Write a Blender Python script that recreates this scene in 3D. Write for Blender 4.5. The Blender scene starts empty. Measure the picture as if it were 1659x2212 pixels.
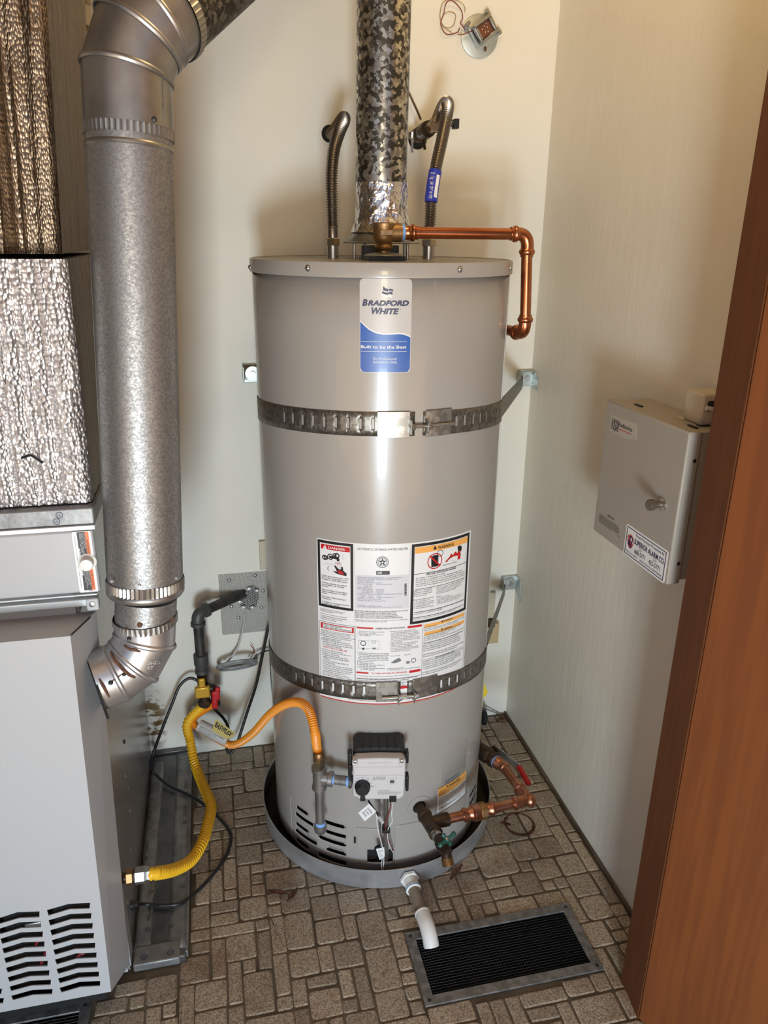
import bpy, bmesh, math, random
from mathutils import Vector, Matrix, noise
from mathutils.geometry import tessellate_polygon
C = bpy.context.scene.collection
S = bpy.context.scene
PI = math.pi
V = Vector

# ------------------------------------------------------------------ camera
W, H, F = 1659, 2212, 1635.4
PITCH, YAW, ROLL, CH = 0.3498, 0.2242, 0.0107, 1.4558
_fw0 = V((math.sin(YAW), math.cos(YAW), 0)); _rt0 = V((math.cos(YAW), -math.sin(YAW), 0)); _z = V((0, 0, 1))
FW = _fw0*math.cos(PITCH) - _z*math.sin(PITCH)
_up0 = _z*math.cos(PITCH) + _fw0*math.sin(PITCH)
RT = _rt0*math.cos(ROLL) + _up0*math.sin(ROLL)
UP = _up0*math.cos(ROLL) - _rt0*math.sin(ROLL)
EYE = V((0, 0, CH))
cd = bpy.data.cameras.new('camera'); cam = bpy.data.objects.new('camera', cd); C.objects.link(cam)
cd.sensor_fit = 'VERTICAL'; cd.sensor_height = 36; cd.lens = 36*F/H; cd.clip_start = 0.02
m = Matrix((RT, UP, -FW)).transposed().to_4x4(); m.translation = EYE; cam.matrix_world = m
S.camera = cam

# ------------------------------------------------------------------ world, sun, exposure
wd = bpy.data.worlds.new('sky'); S.world = wd; wd.use_nodes = True
bg = wd.node_tree.nodes['Background']
bg.inputs[0].default_value = (0.44, 0.62, 1.0, 1); bg.inputs[1].default_value = 0.35
sl = bpy.data.lights.new('sun', 'SUN'); sl.energy = 14.0; sl.angle = 0.01; sl.color = (1, 0.90, 0.74)
so = bpy.data.objects.new('sun', sl); C.objects.link(so)
so.rotation_euler = V((-0.25, -0.35, -0.9)).to_track_quat('-Z', 'Y').to_euler()
def daylight(name, loc, aim, sx, sy, power, col):
    al = bpy.data.lights.new(name, 'AREA'); al.shape = 'RECTANGLE'; al.size = sx; al.size_y = sy; al.energy = power; al.color = col
    ao = bpy.data.objects.new(name, al); C.objects.link(ao); ao.location = loc
    ao.rotation_euler = (V(aim) - V(loc)).to_track_quat('-Z', 'Y').to_euler()
daylight('door_daylight_upper', (-0.30, -2.2, 1.45), (0.25, 1.8, 1.3), 0.34, 0.8, 17, (1.0, 0.80, 0.52))
bl = bpy.data.lights.new('warm_top_fill', 'POINT'); bl.energy = 5.5; bl.color = (1.0, 0.74, 0.36); bl.shadow_soft_size = 0.10  # added warm fill without a fixture, for the warm tone high up
bo_ = bpy.data.objects.new('warm_top_fill', bl); C.objects.link(bo_); bo_.location = (0.42, 1.22, 2.28)
daylight('door_daylight_lower', (-0.22, -1.5, 0.42), (0.3, 1.8, 0.55), 0.42, 0.6, 47, (0.70, 0.87, 1.0))
S.view_settings.view_transform = 'Standard'; S.view_settings.look = 'None'
S.view_settings.gamma = 1; S.view_settings.use_curve_mapping = False
S.view_settings.exposure = 0.36

# ------------------------------------------------------------------ measuring helpers (photo pixel -> point on a known plane)
def ray(px, py):
    return FW + RT*((px - W/2)/F) - UP*((py - H/2)/F)
def atY(px, py, y):
    d = ray(px, py); return EYE + d*(y/d.y)
def atX(px, py, x):
    d = ray(px, py); return EYE + d*(x/d.x)
def atZ(px, py, z=0.0):
    d = ray(px, py); return EYE + d*((z - CH)/d.z)
def atD(px, py, dep):
    return EYE + ray(px, py)*dep
TX, TY, TR = 0.3625, 1.6415, 0.27
def tank(px, py, r=TR):
    d = ray(px, py); a = d.x*d.x + d.y*d.y; ex, ey = -TX, -TY
    b = 2*(ex*d.x + ey*d.y); c = ex*ex + ey*ey - r*r
    return EYE + d*((-b - math.sqrt(max(b*b - 4*a*c, 0)))/(2*a))
def tz(px, py):
    p = tank(px, py); return math.atan2(p.y - TY, p.x - TX), p.z
def tp(th, z, off=0.0):
    return V((TX + (TR + off)*math.cos(th), TY + (TR + off)*math.sin(th), z))

# ------------------------------------------------------------------ materials
def mat(name, c1, rough=0.5, metal=0.0, c2=None, scale=20, lo=0.4, hi=0.6, bump=0, bscale=80, coat=0.0,
        vor=False, stretch=None, rvar=0.0, dist=0.002, spec=None, bstretch=None, detail=4, emit=None):
    M = bpy.data.materials.new(name); M.use_nodes = True
    nt = M.node_tree; N = nt.nodes; L = nt.links; b = N['Principled BSDF']
    def col(c): return (c[0], c[1], c[2], 1)
    b.inputs['Base Color'].default_value = col(c1); b.inputs['Roughness'].default_value = rough
    b.inputs['Metallic'].default_value = metal
    if coat: b.inputs['Coat Weight'].default_value = coat; b.inputs['Coat Roughness'].default_value = 0.06
    if spec is not None: b.inputs['Specular IOR Level'].default_value = spec
    g = N.new('ShaderNodeNewGeometry')
    def coords(st):
        if not st: return g.outputs['Position']
        mp = N.new('ShaderNodeMapping'); mp.inputs['Scale'].default_value = st
        L.new(g.outputs['Position'], mp.inputs[0]); return mp.outputs[0]
    if c2 is not None:
        if vor:
            t = N.new('ShaderNodeTexVoronoi'); t.inputs['Scale'].default_value = scale
            nz = N.new('ShaderNodeTexNoise'); nz.inputs['Scale'].default_value = scale*1.2; nz.inputs['Detail'].default_value = 2
            mx = N.new('ShaderNodeVectorMath'); mx.operation = 'MULTIPLY_ADD'
            L.new(nz.outputs['Color'], mx.inputs[0]); mx.inputs[1].default_value = (1.1/scale,)*3
            L.new(coords(stretch), mx.inputs[2]); L.new(g.outputs['Position'], nz.inputs['Vector'])
            L.new(mx.outputs[0], t.inputs['Vector'])
            sp = N.new('ShaderNodeSeparateColor'); L.new(t.outputs['Color'], sp.inputs[0]); fac = sp.outputs[0]
        else:
            t = N.new('ShaderNodeTexNoise'); t.inputs['Scale'].default_value = scale; t.inputs['Detail'].default_value = detail
            L.new(coords(stretch), t.inputs['Vector']); fac = t.outputs[0]
        r = N.new('ShaderNodeMapRange'); r.inputs[1].default_value = lo; r.inputs[2].default_value = hi
        L.new(fac, r.inputs[0])
        mixn = N.new('ShaderNodeMix'); mixn.data_type = 'RGBA'
        mixn.inputs[6].default_value = col(c1); mixn.inputs[7].default_value = col(c2)
        L.new(r.outputs[0], mixn.inputs[0]); L.new(mixn.outputs[2], b.inputs['Base Color'])
        if rvar:
            rr = N.new('ShaderNodeMapRange'); rr.inputs[3].default_value = rough; rr.inputs[4].default_value = rough + rvar
            L.new(r.outputs[0], rr.inputs[0]); L.new(rr.outputs[0], b.inputs['Roughness'])
    if bump:
        bn = N.new('ShaderNodeBump'); bn.inputs['Strength'].default_value = bump; bn.inputs['Distance'].default_value = dist
        if vor == 'bump':
            t2 = N.new('ShaderNodeTexVoronoi'); t2.inputs['Scale'].default_value = bscale; o = t2.outputs['Distance']
        else:
            t2 = N.new('ShaderNodeTexNoise'); t2.inputs['Scale'].default_value = bscale; t2.inputs['Detail'].default_value = 3; o = t2.outputs[0]
        L.new(coords(bstretch), t2.inputs['Vector'])
        L.new(o, bn.inputs['Height']); L.new(bn.outputs[0], b.inputs['Normal'])
    M['b'] = 1
    return M
def nodes_of(M): return M.node_tree.nodes, M.node_tree.links, M.node_tree.nodes['Principled BSDF']

m_wall = mat('wall_paint', (0.77, 0.74, 0.655), 0.55, c2=(0.74, 0.705, 0.615), scale=3, bump=0.25, bscale=45, dist=0.001)
m_wallr = mat('wall_paint_wrinkled', (0.76, 0.715, 0.61), 0.5, c2=(0.72, 0.67, 0.56), scale=3, bump=0.4, bscale=45, bstretch=(1, 1, 0.2), dist=0.003)
m_ceil = mat('ceiling_wood', (0.50, 0.36, 0.20), 0.6)
m_ground = mat('patio_ground', (0.54, 0.38, 0.20), 0.9, c2=(0.46, 0.31, 0.16), scale=4)
m_grout = mat('vinyl_joint', (0.13, 0.097, 0.062), 0.7, c2=(0.075, 0.054, 0.032), scale=9)
m_jamb = mat('brown_jamb', (0.125, 0.034, 0.003), 0.7, c2=(0.105, 0.028, 0.003), scale=14, stretch=(6, 6, 0.5), bump=0.05, bscale=200)
m_door = mat('brown_door', (0.21, 0.060, 0.012), 0.6, c2=(0.17, 0.047, 0.010), scale=10, stretch=(6, 6, 0.35), bump=0.05, bscale=200)
m_tank = mat('grey_enamel', (0.375, 0.347, 0.315), 0.27, coat=0.25)
m_tanktop = mat('grey_enamel_dusty', (0.34, 0.32, 0.295), 0.35, c2=(0.25, 0.225, 0.20), scale=40)
m_black = mat('black_plastic', (0.012, 0.012, 0.013), 0.4)
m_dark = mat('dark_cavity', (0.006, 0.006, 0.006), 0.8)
m_spangle = mat('spangled_galvanised', (0.075, 0.07, 0.06), 0.40, 0.9, c2=(0.62, 0.58, 0.50), scale=135, lo=0.3, hi=0.9, vor=True, rvar=-0.14)
m_spangle_dark = mat('dark_galvanised', (0.045, 0.042, 0.037), 0.5, 0.85, c2=(0.20, 0.185, 0.16), scale=135, lo=0.3, hi=0.9, vor=True)
m_galv = mat('galvanised', (0.25, 0.247, 0.245), 0.52, 0.8, c2=(0.38, 0.375, 0.37), scale=400, lo=0.2, hi=0.9, vor=True, rvar=-0.1, bump=0.22, bscale=220, dist=0.001)
m_galvs = mat('galvanised_smooth', (0.40, 0.395, 0.39), 0.38, 0.88, c2=(0.32, 0.315, 0.305), scale=18)
m_galvd = mat('galvanised_dull', (0.19, 0.19, 0.19), 0.5, 0.75, c2=(0.30, 0.295, 0.29), scale=60)
m_strap = mat('strap_steel', (0.17, 0.155, 0.135), 0.42, 0.8, c2=(0.27, 0.255, 0.23), scale=150, lo=0.3, hi=0.8, vor=True)
m_zinc = mat('zinc_plate', (0.50, 0.54, 0.52), 0.42, 0.7, c2=(0.42, 0.46, 0.44), scale=30)
m_steel = mat('bright_steel', (0.50, 0.49, 0.47), 0.34, 0.95)
m_sstl = mat('stainless', (0.40, 0.37, 0.335), 0.3, 1.0)
m_foil = mat('foil_tape', (0.86, 0.86, 0.87), 0.24, 1.0, bump=0.9, bscale=34, dist=0.012)
m_copper = mat('copper', (0.56, 0.22, 0.11), 0.25, 1.0, c2=(0.48, 0.17, 0.08), scale=25)
m_copperp = mat('copper_pale', (0.62, 0.29, 0.19), 0.33, 1.0, c2=(0.46, 0.19, 0.11), scale=30)
m_bronze = mat('bronze', (0.36, 0.22, 0.10), 0.42, 0.9, c2=(0.28, 0.165, 0.075), scale=40, bump=0.15, bscale=300)
m_brassd = mat('dark_brass', (0.095, 0.06, 0.036), 0.45, 0.75, c2=(0.055, 0.037, 0.025), scale=30)
m_brass = mat('brass', (0.50, 0.42, 0.28), 0.28, 1.0)
m_iron = mat('black_iron', (0.045, 0.042, 0.040), 0.5, 0.45, c2=(0.075, 0.07, 0.062), scale=40)
m_irong = mat('grey_iron', (0.085, 0.085, 0.08), 0.5, 0.4)
m_yellow = mat('yellow_coating', (0.88, 0.50, 0.02), 0.35)
m_orange = mat('orange_coating', (0.80, 0.285, 0.022), 0.38)
m_ygold = mat('gold_handle', (0.62, 0.36, 0.04), 0.35, 0.4)
m_red = mat('red_handle', (0.48, 0.012, 0.015), 0.38)
m_green = mat('green_handle', (0.015, 0.10, 0.075), 0.35)
m_cord = mat('black_cord', (0.014, 0.014, 0.014), 0.38)
m_white = mat('white_plastic', (0.80, 0.78, 0.74), 0.35)
m_pvcd = mat('dirty_pvc', (0.30, 0.245, 0.185), 0.5, c2=(0.22, 0.17, 0.12), scale=30, stretch=(1, 0.25, 1))
m_paper = mat('white_label', (0.80, 0.79, 0.78), 0.4)
m_paper2 = mat('grey_label', (0.55, 0.525, 0.50), 0.3, coat=0.2)
m_panshade = mat('pan_shade', (0.075, 0.055, 0.038), 0.5, 0.3, c2=(0.045, 0.035, 0.026), scale=12)  # shade inside the pan, put into a dark brown colour
m_pan = mat('pan_metal', (0.50, 0.50, 0.51), 0.4, 0.55, c2=(0.36, 0.36, 0.37), scale=14)
m_ink = mat('black_ink', (0.012, 0.012, 0.014), 0.45)
m_inkg = mat('grey_ink', (0.17, 0.17, 0.18), 0.5)
m_inkr = mat('red_ink', (0.55, 0.012, 0.014), 0.45)
m_inko = mat('orange_ink', (0.88, 0.42, 0.10), 0.45)
m_inkoo = mat('bright_orange_ink', (0.86, 0.18, 0.03), 0.45)
m_navy = mat('navy_ink', (0.012, 0.016, 0.075), 0.4)
m_blue = mat('blue_print', (0.010, 0.10, 0.42), 0.3, coat=0.25)
m_dblue = mat('blue_wrap', (0.02, 0.035, 0.34), 0.4)
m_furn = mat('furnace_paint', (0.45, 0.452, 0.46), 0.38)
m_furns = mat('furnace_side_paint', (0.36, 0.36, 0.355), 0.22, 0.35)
m_rail = mat('pale_rail', (0.62, 0.64, 0.64), 0.3, 0.5)
m_valve = mat('valve_grey', (0.60, 0.57, 0.56), 0.45)
m_blue_tape = mat('blue_thread_tape', (0.22, 0.42, 0.80), 0.5)
m_panel = mat('panel_grey', (0.36, 0.325, 0.275), 0.45, bump=0.05, bscale=400)
m_beige = mat('beige_plastic', (0.55, 0.48, 0.36), 0.45)
m_tan = mat('tan_wood', (0.50, 0.37, 0.20), 0.6)
m_mesh = mat('lath_metal', (0.66, 0.66, 0.65), 0.45, 0.45)
m_gcable = mat('grey_cable', (0.16, 0.16, 0.155), 0.45, c2=(0.28, 0.28, 0.27), scale=60)
m_clear = mat('pale_cable', (0.52, 0.51, 0.49), 0.35)
m_wred = mat('dark_red_wire', (0.22, 0.02, 0.03), 0.4)
m_wwhite = mat('white_wire', (0.74, 0.73, 0.71), 0.4)
m_wcu = mat('copper_wire', (0.34, 0.13, 0.07), 0.35, 0.6)
m_tape = mat('printed_foil_tape', (0.20, 0.20, 0.20), 0.45, 0.5, c2=(0.28, 0.275, 0.27), scale=24, bump=0.3, bscale=40, dist=0.004)
m_pad = mat('sheet_metal_dark', (0.10, 0.102, 0.105), 0.35, 0.7, c2=(0.15, 0.15, 0.15), scale=20, bump=0.2, bscale=60)
m_rust = mat('rust', (0.045, 0.014, 0.006), 0.85, c2=(0.13, 0.048, 0.017), scale=90)
m_debris = mat('dead_leaf', (0.16, 0.075, 0.04), 0.8, c2=(0.09, 0.04, 0.025), scale=120)
m_knob = mat('smoky_knob', (0.20, 0.16, 0.12), 0.25, 0.6)
m_coil = mat('copper_winding', (0.16, 0.05, 0.018), 0.4)

# foil bubble insulation: bubbles in rows between vertical seams
def bubble_foil(name, c, rough, strength, bs=125, zs=0.8):
    M = mat(name, c, rough, 1.0); N, L, b = nodes_of(M)
    g = N.new('ShaderNodeNewGeometry')
    mp = N.new('ShaderNodeMapping'); mp.inputs['Scale'].default_value = (1, 1, zs); L.new(g.outputs['Position'], mp.inputs[0])
    v = N.new('ShaderNodeTexVoronoi'); v.inputs['Scale'].default_value = bs; v.inputs['Randomness'].default_value = 0.75; L.new(mp.outputs[0], v.inputs['Vector'])
    n = N.new('ShaderNodeTexNoise'); n.inputs['Scale'].default_value = 60; n.inputs['Detail'].default_value = 4; L.new(g.outputs['Position'], n.inputs['Vector'])
    n2 = N.new('ShaderNodeTexNoise'); n2.inputs['Scale'].default_value = 9; L.new(g.outputs['Position'], n2.inputs['Vector'])
    a = N.new('ShaderNodeMath'); a.operation = 'MULTIPLY_ADD'; a.inputs[1].default_value = 0.6
    L.new(n.outputs[0], a.inputs[0]); L.new(v.outputs['Distance'], a.inputs[2])
    a2 = N.new('ShaderNodeMath'); a2.operation = 'MULTIPLY_ADD'; a2.inputs[1].default_value = 0.5
    L.new(n2.outputs[0], a2.inputs[0]); L.new(a.outputs[0], a2.inputs[2])
    bn = N.new('ShaderNodeBump'); bn.inputs['Strength'].default_value = strength; bn.inputs['Distance'].default_value = 0.006; bn.invert = True
    L.new(a2.outputs[0], bn.inputs['Height']); L.new(bn.outputs[0], b.inputs['Normal'])
    return M
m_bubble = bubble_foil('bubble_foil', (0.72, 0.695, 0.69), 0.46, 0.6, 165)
m_bubble2 = bubble_foil('bubble_foil_shaded', (0.26, 0.20, 0.14), 0.36, 0.30, 290, 0.5)  # same foil, colour darkened for its reflection of the dark space above
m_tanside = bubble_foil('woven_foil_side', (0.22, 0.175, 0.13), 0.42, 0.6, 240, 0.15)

# the stones of the vinyl floor: speckled, with brown staining in the world's own place
def stone_mat():
    M = bpy.data.materials.new('vinyl_stone'); M.use_nodes = True; N, L, b = nodes_of(M)
    g = N.new('ShaderNodeNewGeometry')
    oi = N.new('ShaderNodeObjectInfo')
    n1 = N.new('ShaderNodeTexNoise'); n1.inputs['Scale'].default_value = 330; n1.inputs['Detail'].default_value = 3; L.new(g.outputs['Position'], n1.inputs['Vector'])
    r1 = N.new('ShaderNodeMapRange'); r1.inputs[1].default_value = 0.38; r1.inputs[2].default_value = 0.56; L.new(n1.outputs[0], r1.inputs[0])
    mx = N.new('ShaderNodeMix'); mx.data_type = 'RGBA'; mx.inputs[6].default_value = (0.19, 0.15, 0.105, 1); mx.inputs[7].default_value = (0.44, 0.365, 0.275, 1)
    L.new(r1.outputs[0], mx.inputs[0])
    n2 = N.new('ShaderNodeTexNoise'); n2.inputs['Scale'].default_value = 5.5; n2.inputs['Detail'].default_value = 6; n2.inputs['Roughness'].default_value = 0.65; L.new(g.outputs['Position'], n2.inputs['Vector'])
    r2 = N.new('ShaderNodeMapRange'); r2.inputs[1].default_value = 0.50; r2.inputs[2].default_value = 0.72; r2.inputs[4].default_value = 0.75; L.new(n2.outputs[0], r2.inputs[0])
    mx2 = N.new('ShaderNodeMix'); mx2.data_type = 'RGBA'; mx2.blend_type = 'MULTIPLY'; mx2.inputs[7].default_value = (0.50, 0.33, 0.20, 1)
    L.new(r2.outputs[0], mx2.inputs[0]); L.new(mx.outputs[2], mx2.inputs[6])
    hv = N.new('ShaderNodeHueSaturation'); r3 = N.new('ShaderNodeMapRange'); r3.inputs[3].default_value = 0.8; r3.inputs[4].default_value = 1.25
    L.new(oi.outputs['Random'], r3.inputs[0]); L.new(r3.outputs[0], hv.inputs['Value']); L.new(mx2.outputs[2], hv.inputs['Color'])
    L.new(hv.outputs[0], b.inputs['Base Color']); b.inputs['Roughness'].default_value = 0.5
    bn = N.new('ShaderNodeBump'); bn.inputs['Strength'].default_value = 0.5; bn.inputs['Distance'].default_value = 0.0015
    L.new(n1.outputs[0], bn.inputs['Height']); L.new(bn.outputs[0], b.inputs['Normal'])
    return M
m_stone = stone_mat()

# the back wall also carries brown water marks: (x, z, half width, half height)
def add_stains(M, spots, color, scale, axis='XZ'):
    N, L, b = nodes_of(M)
    g = N.new('ShaderNodeNewGeometry'); sp = N.new('ShaderNodeSeparateXYZ'); L.new(g.outputs['Position'], sp.inputs[0])
    n = N.new('ShaderNodeTexNoise'); n.inputs['Scale'].default_value = scale; n.inputs['Detail'].default_value = 5
    mp = N.new('ShaderNodeMapping'); mp.inputs['Scale'].default_value = (1, 1, 2.2); L.new(g.outputs['Position'], mp.inputs[0]); L.new(mp.outputs[0], n.inputs['Vector'])
    tot = None
    for (x, z, hw, hh) in spots:
        def term(out, c, h):
            s = N.new('ShaderNodeMath'); s.operation = 'SUBTRACT'; L.new(out, s.inputs[0]); s.inputs[1].default_value = c
            d = N.new('ShaderNodeMath'); d.operation = 'DIVIDE'; L.new(s.outputs[0], d.inputs[0]); d.inputs[1].default_value = h
            p = N.new('ShaderNodeMath'); p.operation = 'POWER'; L.new(d.outputs[0], p.inputs[0]); p.inputs[1].default_value = 2
            return p.outputs[0]
        ad = N.new('ShaderNodeMath'); ad.operation = 'ADD'
        L.new(term(sp.outputs[0 if axis == 'XZ' else 1], x, hw), ad.inputs[0]); L.new(term(sp.outputs[2], z, hh), ad.inputs[1])
        r = N.new('ShaderNodeMapRange'); r.inputs[1].default_value = 1.0; r.inputs[2].default_value = 0.2; L.new(ad.outputs[0], r.inputs[0])
        if tot is None: tot = r.outputs[0]
        else:
            mxm = N.new('ShaderNodeMath'); mxm.operation = 'MAXIMUM'; L.new(tot, mxm.inputs[0]); L.new(r.outputs[0], mxm.inputs[1]); tot = mxm.outputs[0]
    rn = N.new('ShaderNodeMapRange'); rn.inputs[1].default_value = 0.49; rn.inputs[2].default_value = 0.54; L.new(n.outputs[0], rn.inputs[0])
    mu = N.new('ShaderNodeMath'); mu.operation = 'MULTIPLY'; L.new(tot, mu.inputs[0]); L.new(rn.outputs[0], mu.inputs[1])
    old = b.inputs['Base Color'].links[0].from_socket
    mx = N.new('ShaderNodeMix'); mx.data_type = 'RGBA'; L.new(mu.outputs[0], mx.inputs[0]); L.new(old, mx.inputs[6]); mx.inputs[7].default_value = (*color, 1)
    L.new(mx.outputs[2], b.inputs['Base Color'])
add_stains(m_wall, [(-0.235, 0.135, 0.045, 0.12), (atY(170, 45, 1.95).x, atY(170, 45, 1.95).z, 0.035, 0.10)], (0.20, 0.125, 0.05), 30)

# ------------------------------------------------------------------ mesh building helpers
ORG = {}
def thing(name, label, cat, loc=(0, 0, 0), group=None):
    o = bpy.data.objects.new(name, None); C.objects.link(o); o.location = loc; o.empty_display_size = 0.02
    o['label'] = label; o['category'] = cat
    if group: o['group'] = group
    ORG[o.name] = V(loc); return o
def tag(o, label=None, cat=None, group=None, kind=None):
    if label: o['label'] = label
    if cat: o['category'] = cat
    if group: o['group'] = group
    if kind: o['kind'] = kind
    return o
def basis(d):
    d = d.normalized(); a = V((0, 0, 1)) if abs(d.z) < 0.9 else V((1, 0, 0))
    x = a.cross(d).normalized(); return x, d.cross(x), d
class MB:
    def __init__(s): s.v = []; s.f = []
    def add(s, vs, fs):
        o = len(s.v); s.v += [V(p) for p in vs]; s.f += [[i + o for i in f] for f in fs]; return s
    def box(s, c, size, ax=None):
        c = V(c); X, Y_, Z_ = ax if ax else (V((1, 0, 0)), V((0, 1, 0)), V((0, 0, 1)))
        h = [x/2 for x in size]
        vs = [c + X*(h[0]*i) + Y_*(h[1]*j) + Z_*(h[2]*k) for i in (-1, 1) for j in (-1, 1) for k in (-1, 1)]
        return s.add(vs, [(0, 1, 3, 2), (4, 6, 7, 5), (0, 4, 5, 1), (2, 3, 7, 6), (0, 2, 6, 4), (1, 5, 7, 3)])
    def span(s, a, b):
        a, b = V(a), V(b); return s.box((a + b)/2, [abs(b[i] - a[i]) for i in range(3)])
    def prism(s, pts, off):
        n = len(pts); off = V(off); vs = [V(p) for p in pts] + [V(p) + off for p in pts]
        return s.add(vs, [list(range(n))[::-1], list(range(n, 2*n))] + [(i, (i + 1) % n, n + (i + 1) % n, n + i) for i in range(n)])
    def tube(s, pts, r, n=12, caps=True):
        pts = [V(p) for p in pts]; m_ = len(pts)
        if not hasattr(r, '__len__'): r = [r]*m_
        vs = []; fs = []; t0 = (pts[1] - pts[0]).normalized(); x, y, _ = basis(t0); prev = t0
        for i, p in enumerate(pts):
            t = (pts[min(i + 1, m_ - 1)] - pts[max(i - 1, 0)]).normalized()
            x = (x - t*x.dot(t)).normalized(); y = t.cross(x)
            for k in range(n):
                a = 2*PI*k/n; vs.append(p + (x*math.cos(a) + y*math.sin(a))*r[i])
        for i in range(m_ - 1):
            for k in range(n):
                k2 = (k + 1) % n; fs.append((i*n + k, i*n + k2, (i + 1)*n + k2, (i + 1)*n + k))
        if caps: fs += [list(range(n))[::-1], list(range((m_ - 1)*n, m_*n))]
        return s.add(vs, fs)
    def cyl(s, a, b, r, r2=None, n=24, caps=True):
        return s.tube([a, b], [r, r if r2 is None else r2], n, caps)
    def lathe(s, o, d, prof, n=32, caps=True):
        # prof: (radius, height along d)
        x, y, d = basis(V(d)); o = V(o); vs = []; fs = []
        for (r, h) in prof:
            for k in range(n):
                a = 2*PI*k/n; vs.append(o + d*h + (x*math.cos(a) + y*math.sin(a))*r)
        for i in range(len(prof) - 1):
            for k in range(n):
                k2 = (k + 1) % n; fs.append((i*n + k, i*n + k2, (i + 1)*n + k2, (i + 1)*n + k))
        if caps: fs += [list(range(n))[::-1], list(range((len(prof) - 1)*n, len(prof)*n))]
        return s.add(vs, fs)
    def sphere(s, c, r, sc=(1, 1, 1), n=14):
        c = V(c); vs = []; fs = []; m_ = n//2
        for i in range(m_ + 1):
            t = PI*i/m_
            for k in range(n):
                a = 2*PI*k/n; vs.append(c + V((math.sin(t)*math.cos(a)*sc[0], math.sin(t)*math.sin(a)*sc[1], math.cos(t)*sc[2]))*r)
        for i in range(m_):
            for k in range(n):
                k2 = (k + 1) % n; fs.append((i*n + k, (i + 1)*n + k, (i + 1)*n + k2, i*n + k2))
        return s.add(vs, fs)
def obj(name, mb, material, parent=None, smooth=True, bevel=0, fix=True, ang=38):
    org = ORG.get(parent.name, V()) if parent else V()
    me = bpy.data.meshes.new(name); me.from_pydata([p - org for p in mb.v], [], mb.f)
    b = bmesh.new(); b.from_mesh(me)
    if fix:
        bmesh.ops.remove_doubles(b, verts=b.verts, dist=1e-6)
        bmesh.ops.recalc_face_normals(b, faces=b.faces)
    if smooth:
        for f in b.faces: f.smooth = True
        for e in b.edges:
            if len(e.link_faces) == 2 and e.calc_face_angle(0) > math.radians(ang): e.smooth = False
    b.to_mesh(me); b.free(); me.materials.append(material)
    o = bpy.data.objects.new(name, me); C.objects.link(o)
    if parent: o.parent = parent
    ORG[o.name] = org
    if bevel:
        bm_ = o.modifiers.new('bevel', 'BEVEL'); bm_.width = bevel; bm_.segments = 2; bm_.limit_method = 'ANGLE'; bm_.angle_limit = 0.6
        bm_.harden_normals = False
    return o
def struct(name, mb, material, **k): return tag(obj(name, mb, material, **k), kind='structure')
def spline(pts, n=8):
    pts = [V(p) for p in pts]; P = [pts[0]*2 - pts[1]] + pts + [pts[-1]*2 - pts[-2]]; out = []
    for i in range(1, len(P) - 2):
        a, b, c, d = P[i - 1], P[i], P[i + 1], P[i + 2]
        for k in range(n):
            t = k/n; out.append(0.5*((2*b) + (c - a)*t + (2*a - 5*b + 4*c - d)*t*t + (3*b - a - 3*c + d)*t**3))
    return out + [pts[-1]]
def resample(pts, step):
    out = [pts[0].copy()]; acc = 0
    for a, b in zip(pts, pts[1:]):
        L_ = (b - a).length
        while acc + L_ >= step:
            t = (step - acc)/L_; a = a.lerp(b, t); out.append(a.copy()); L_ = (b - a).length; acc = 0
        acc += L_
    out.append(pts[-1].copy()); return out
def corrugated(pts, r, depth, pitch, n=14):
    p = resample(spline(pts, 16), pitch/4); rr = [r - depth*(0.5 - 0.5*math.cos(2*PI*i/4)) for i in range(len(p))]
    return MB().tube(p, rr, n)
def fillet(pts, r, n=6):
    # straight runs with round corners
    pts = [V(p) for p in pts]; out = [pts[0]]
    for a, b, c in zip(pts, pts[1:], pts[2:]):
        u = (a - b).normalized(); w = (c - b).normalized()
        for k in range(n + 1):
            t = k/n; p0 = b + u*r; p2 = b + w*r
            out.append((1 - t)**2*p0 + 2*t*(1 - t)*b + t*t*p2)
    return out + [pts[-1]]

# lettering: real letter outlines as thin faces, laid on a surface by a map (x, y) -> point
def text_geo(body, bold=0.0, shear=0.0, res=2, spacing=1.0, line=1.0):
    cu = bpy.data.curves.new('t', 'FONT'); cu.body = body; cu.resolution_u = res; cu.offset = bold; cu.shear = shear
    cu.space_character = spacing; cu.space_line = line
    o = bpy.data.objects.new('t', cu); C.objects.link(o); bpy.context.view_layer.update()
    me = bpy.data.meshes.new_from_object(o.evaluated_get(bpy.context.evaluated_depsgraph_get()))
    vs = [(v.co.x, v.co.y) for v in me.vertices]; fs = [list(p.vertices) for p in me.polygons]
    bpy.data.objects.remove(o); bpy.data.curves.remove(cu); bpy.data.meshes.remove(me)
    if not vs: return [], [], (0, 1, 0, 1)
    xs = [v[0] for v in vs]; ys = [v[1] for v in vs]
    return vs, fs, (min(xs), max(xs), min(ys), max(ys))
def put_text(mb, body, x0, x1, y0, y1, fn, **k):
    vs, fs, (a, b, c, d) = text_geo(body, **k)
    if vs: mb.add([fn(x0 + (v[0] - a)/(b - a)*(x1 - x0), y0 + (v[1] - c)/(d - c)*(y1 - y0)) for v in vs], fs)
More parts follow.
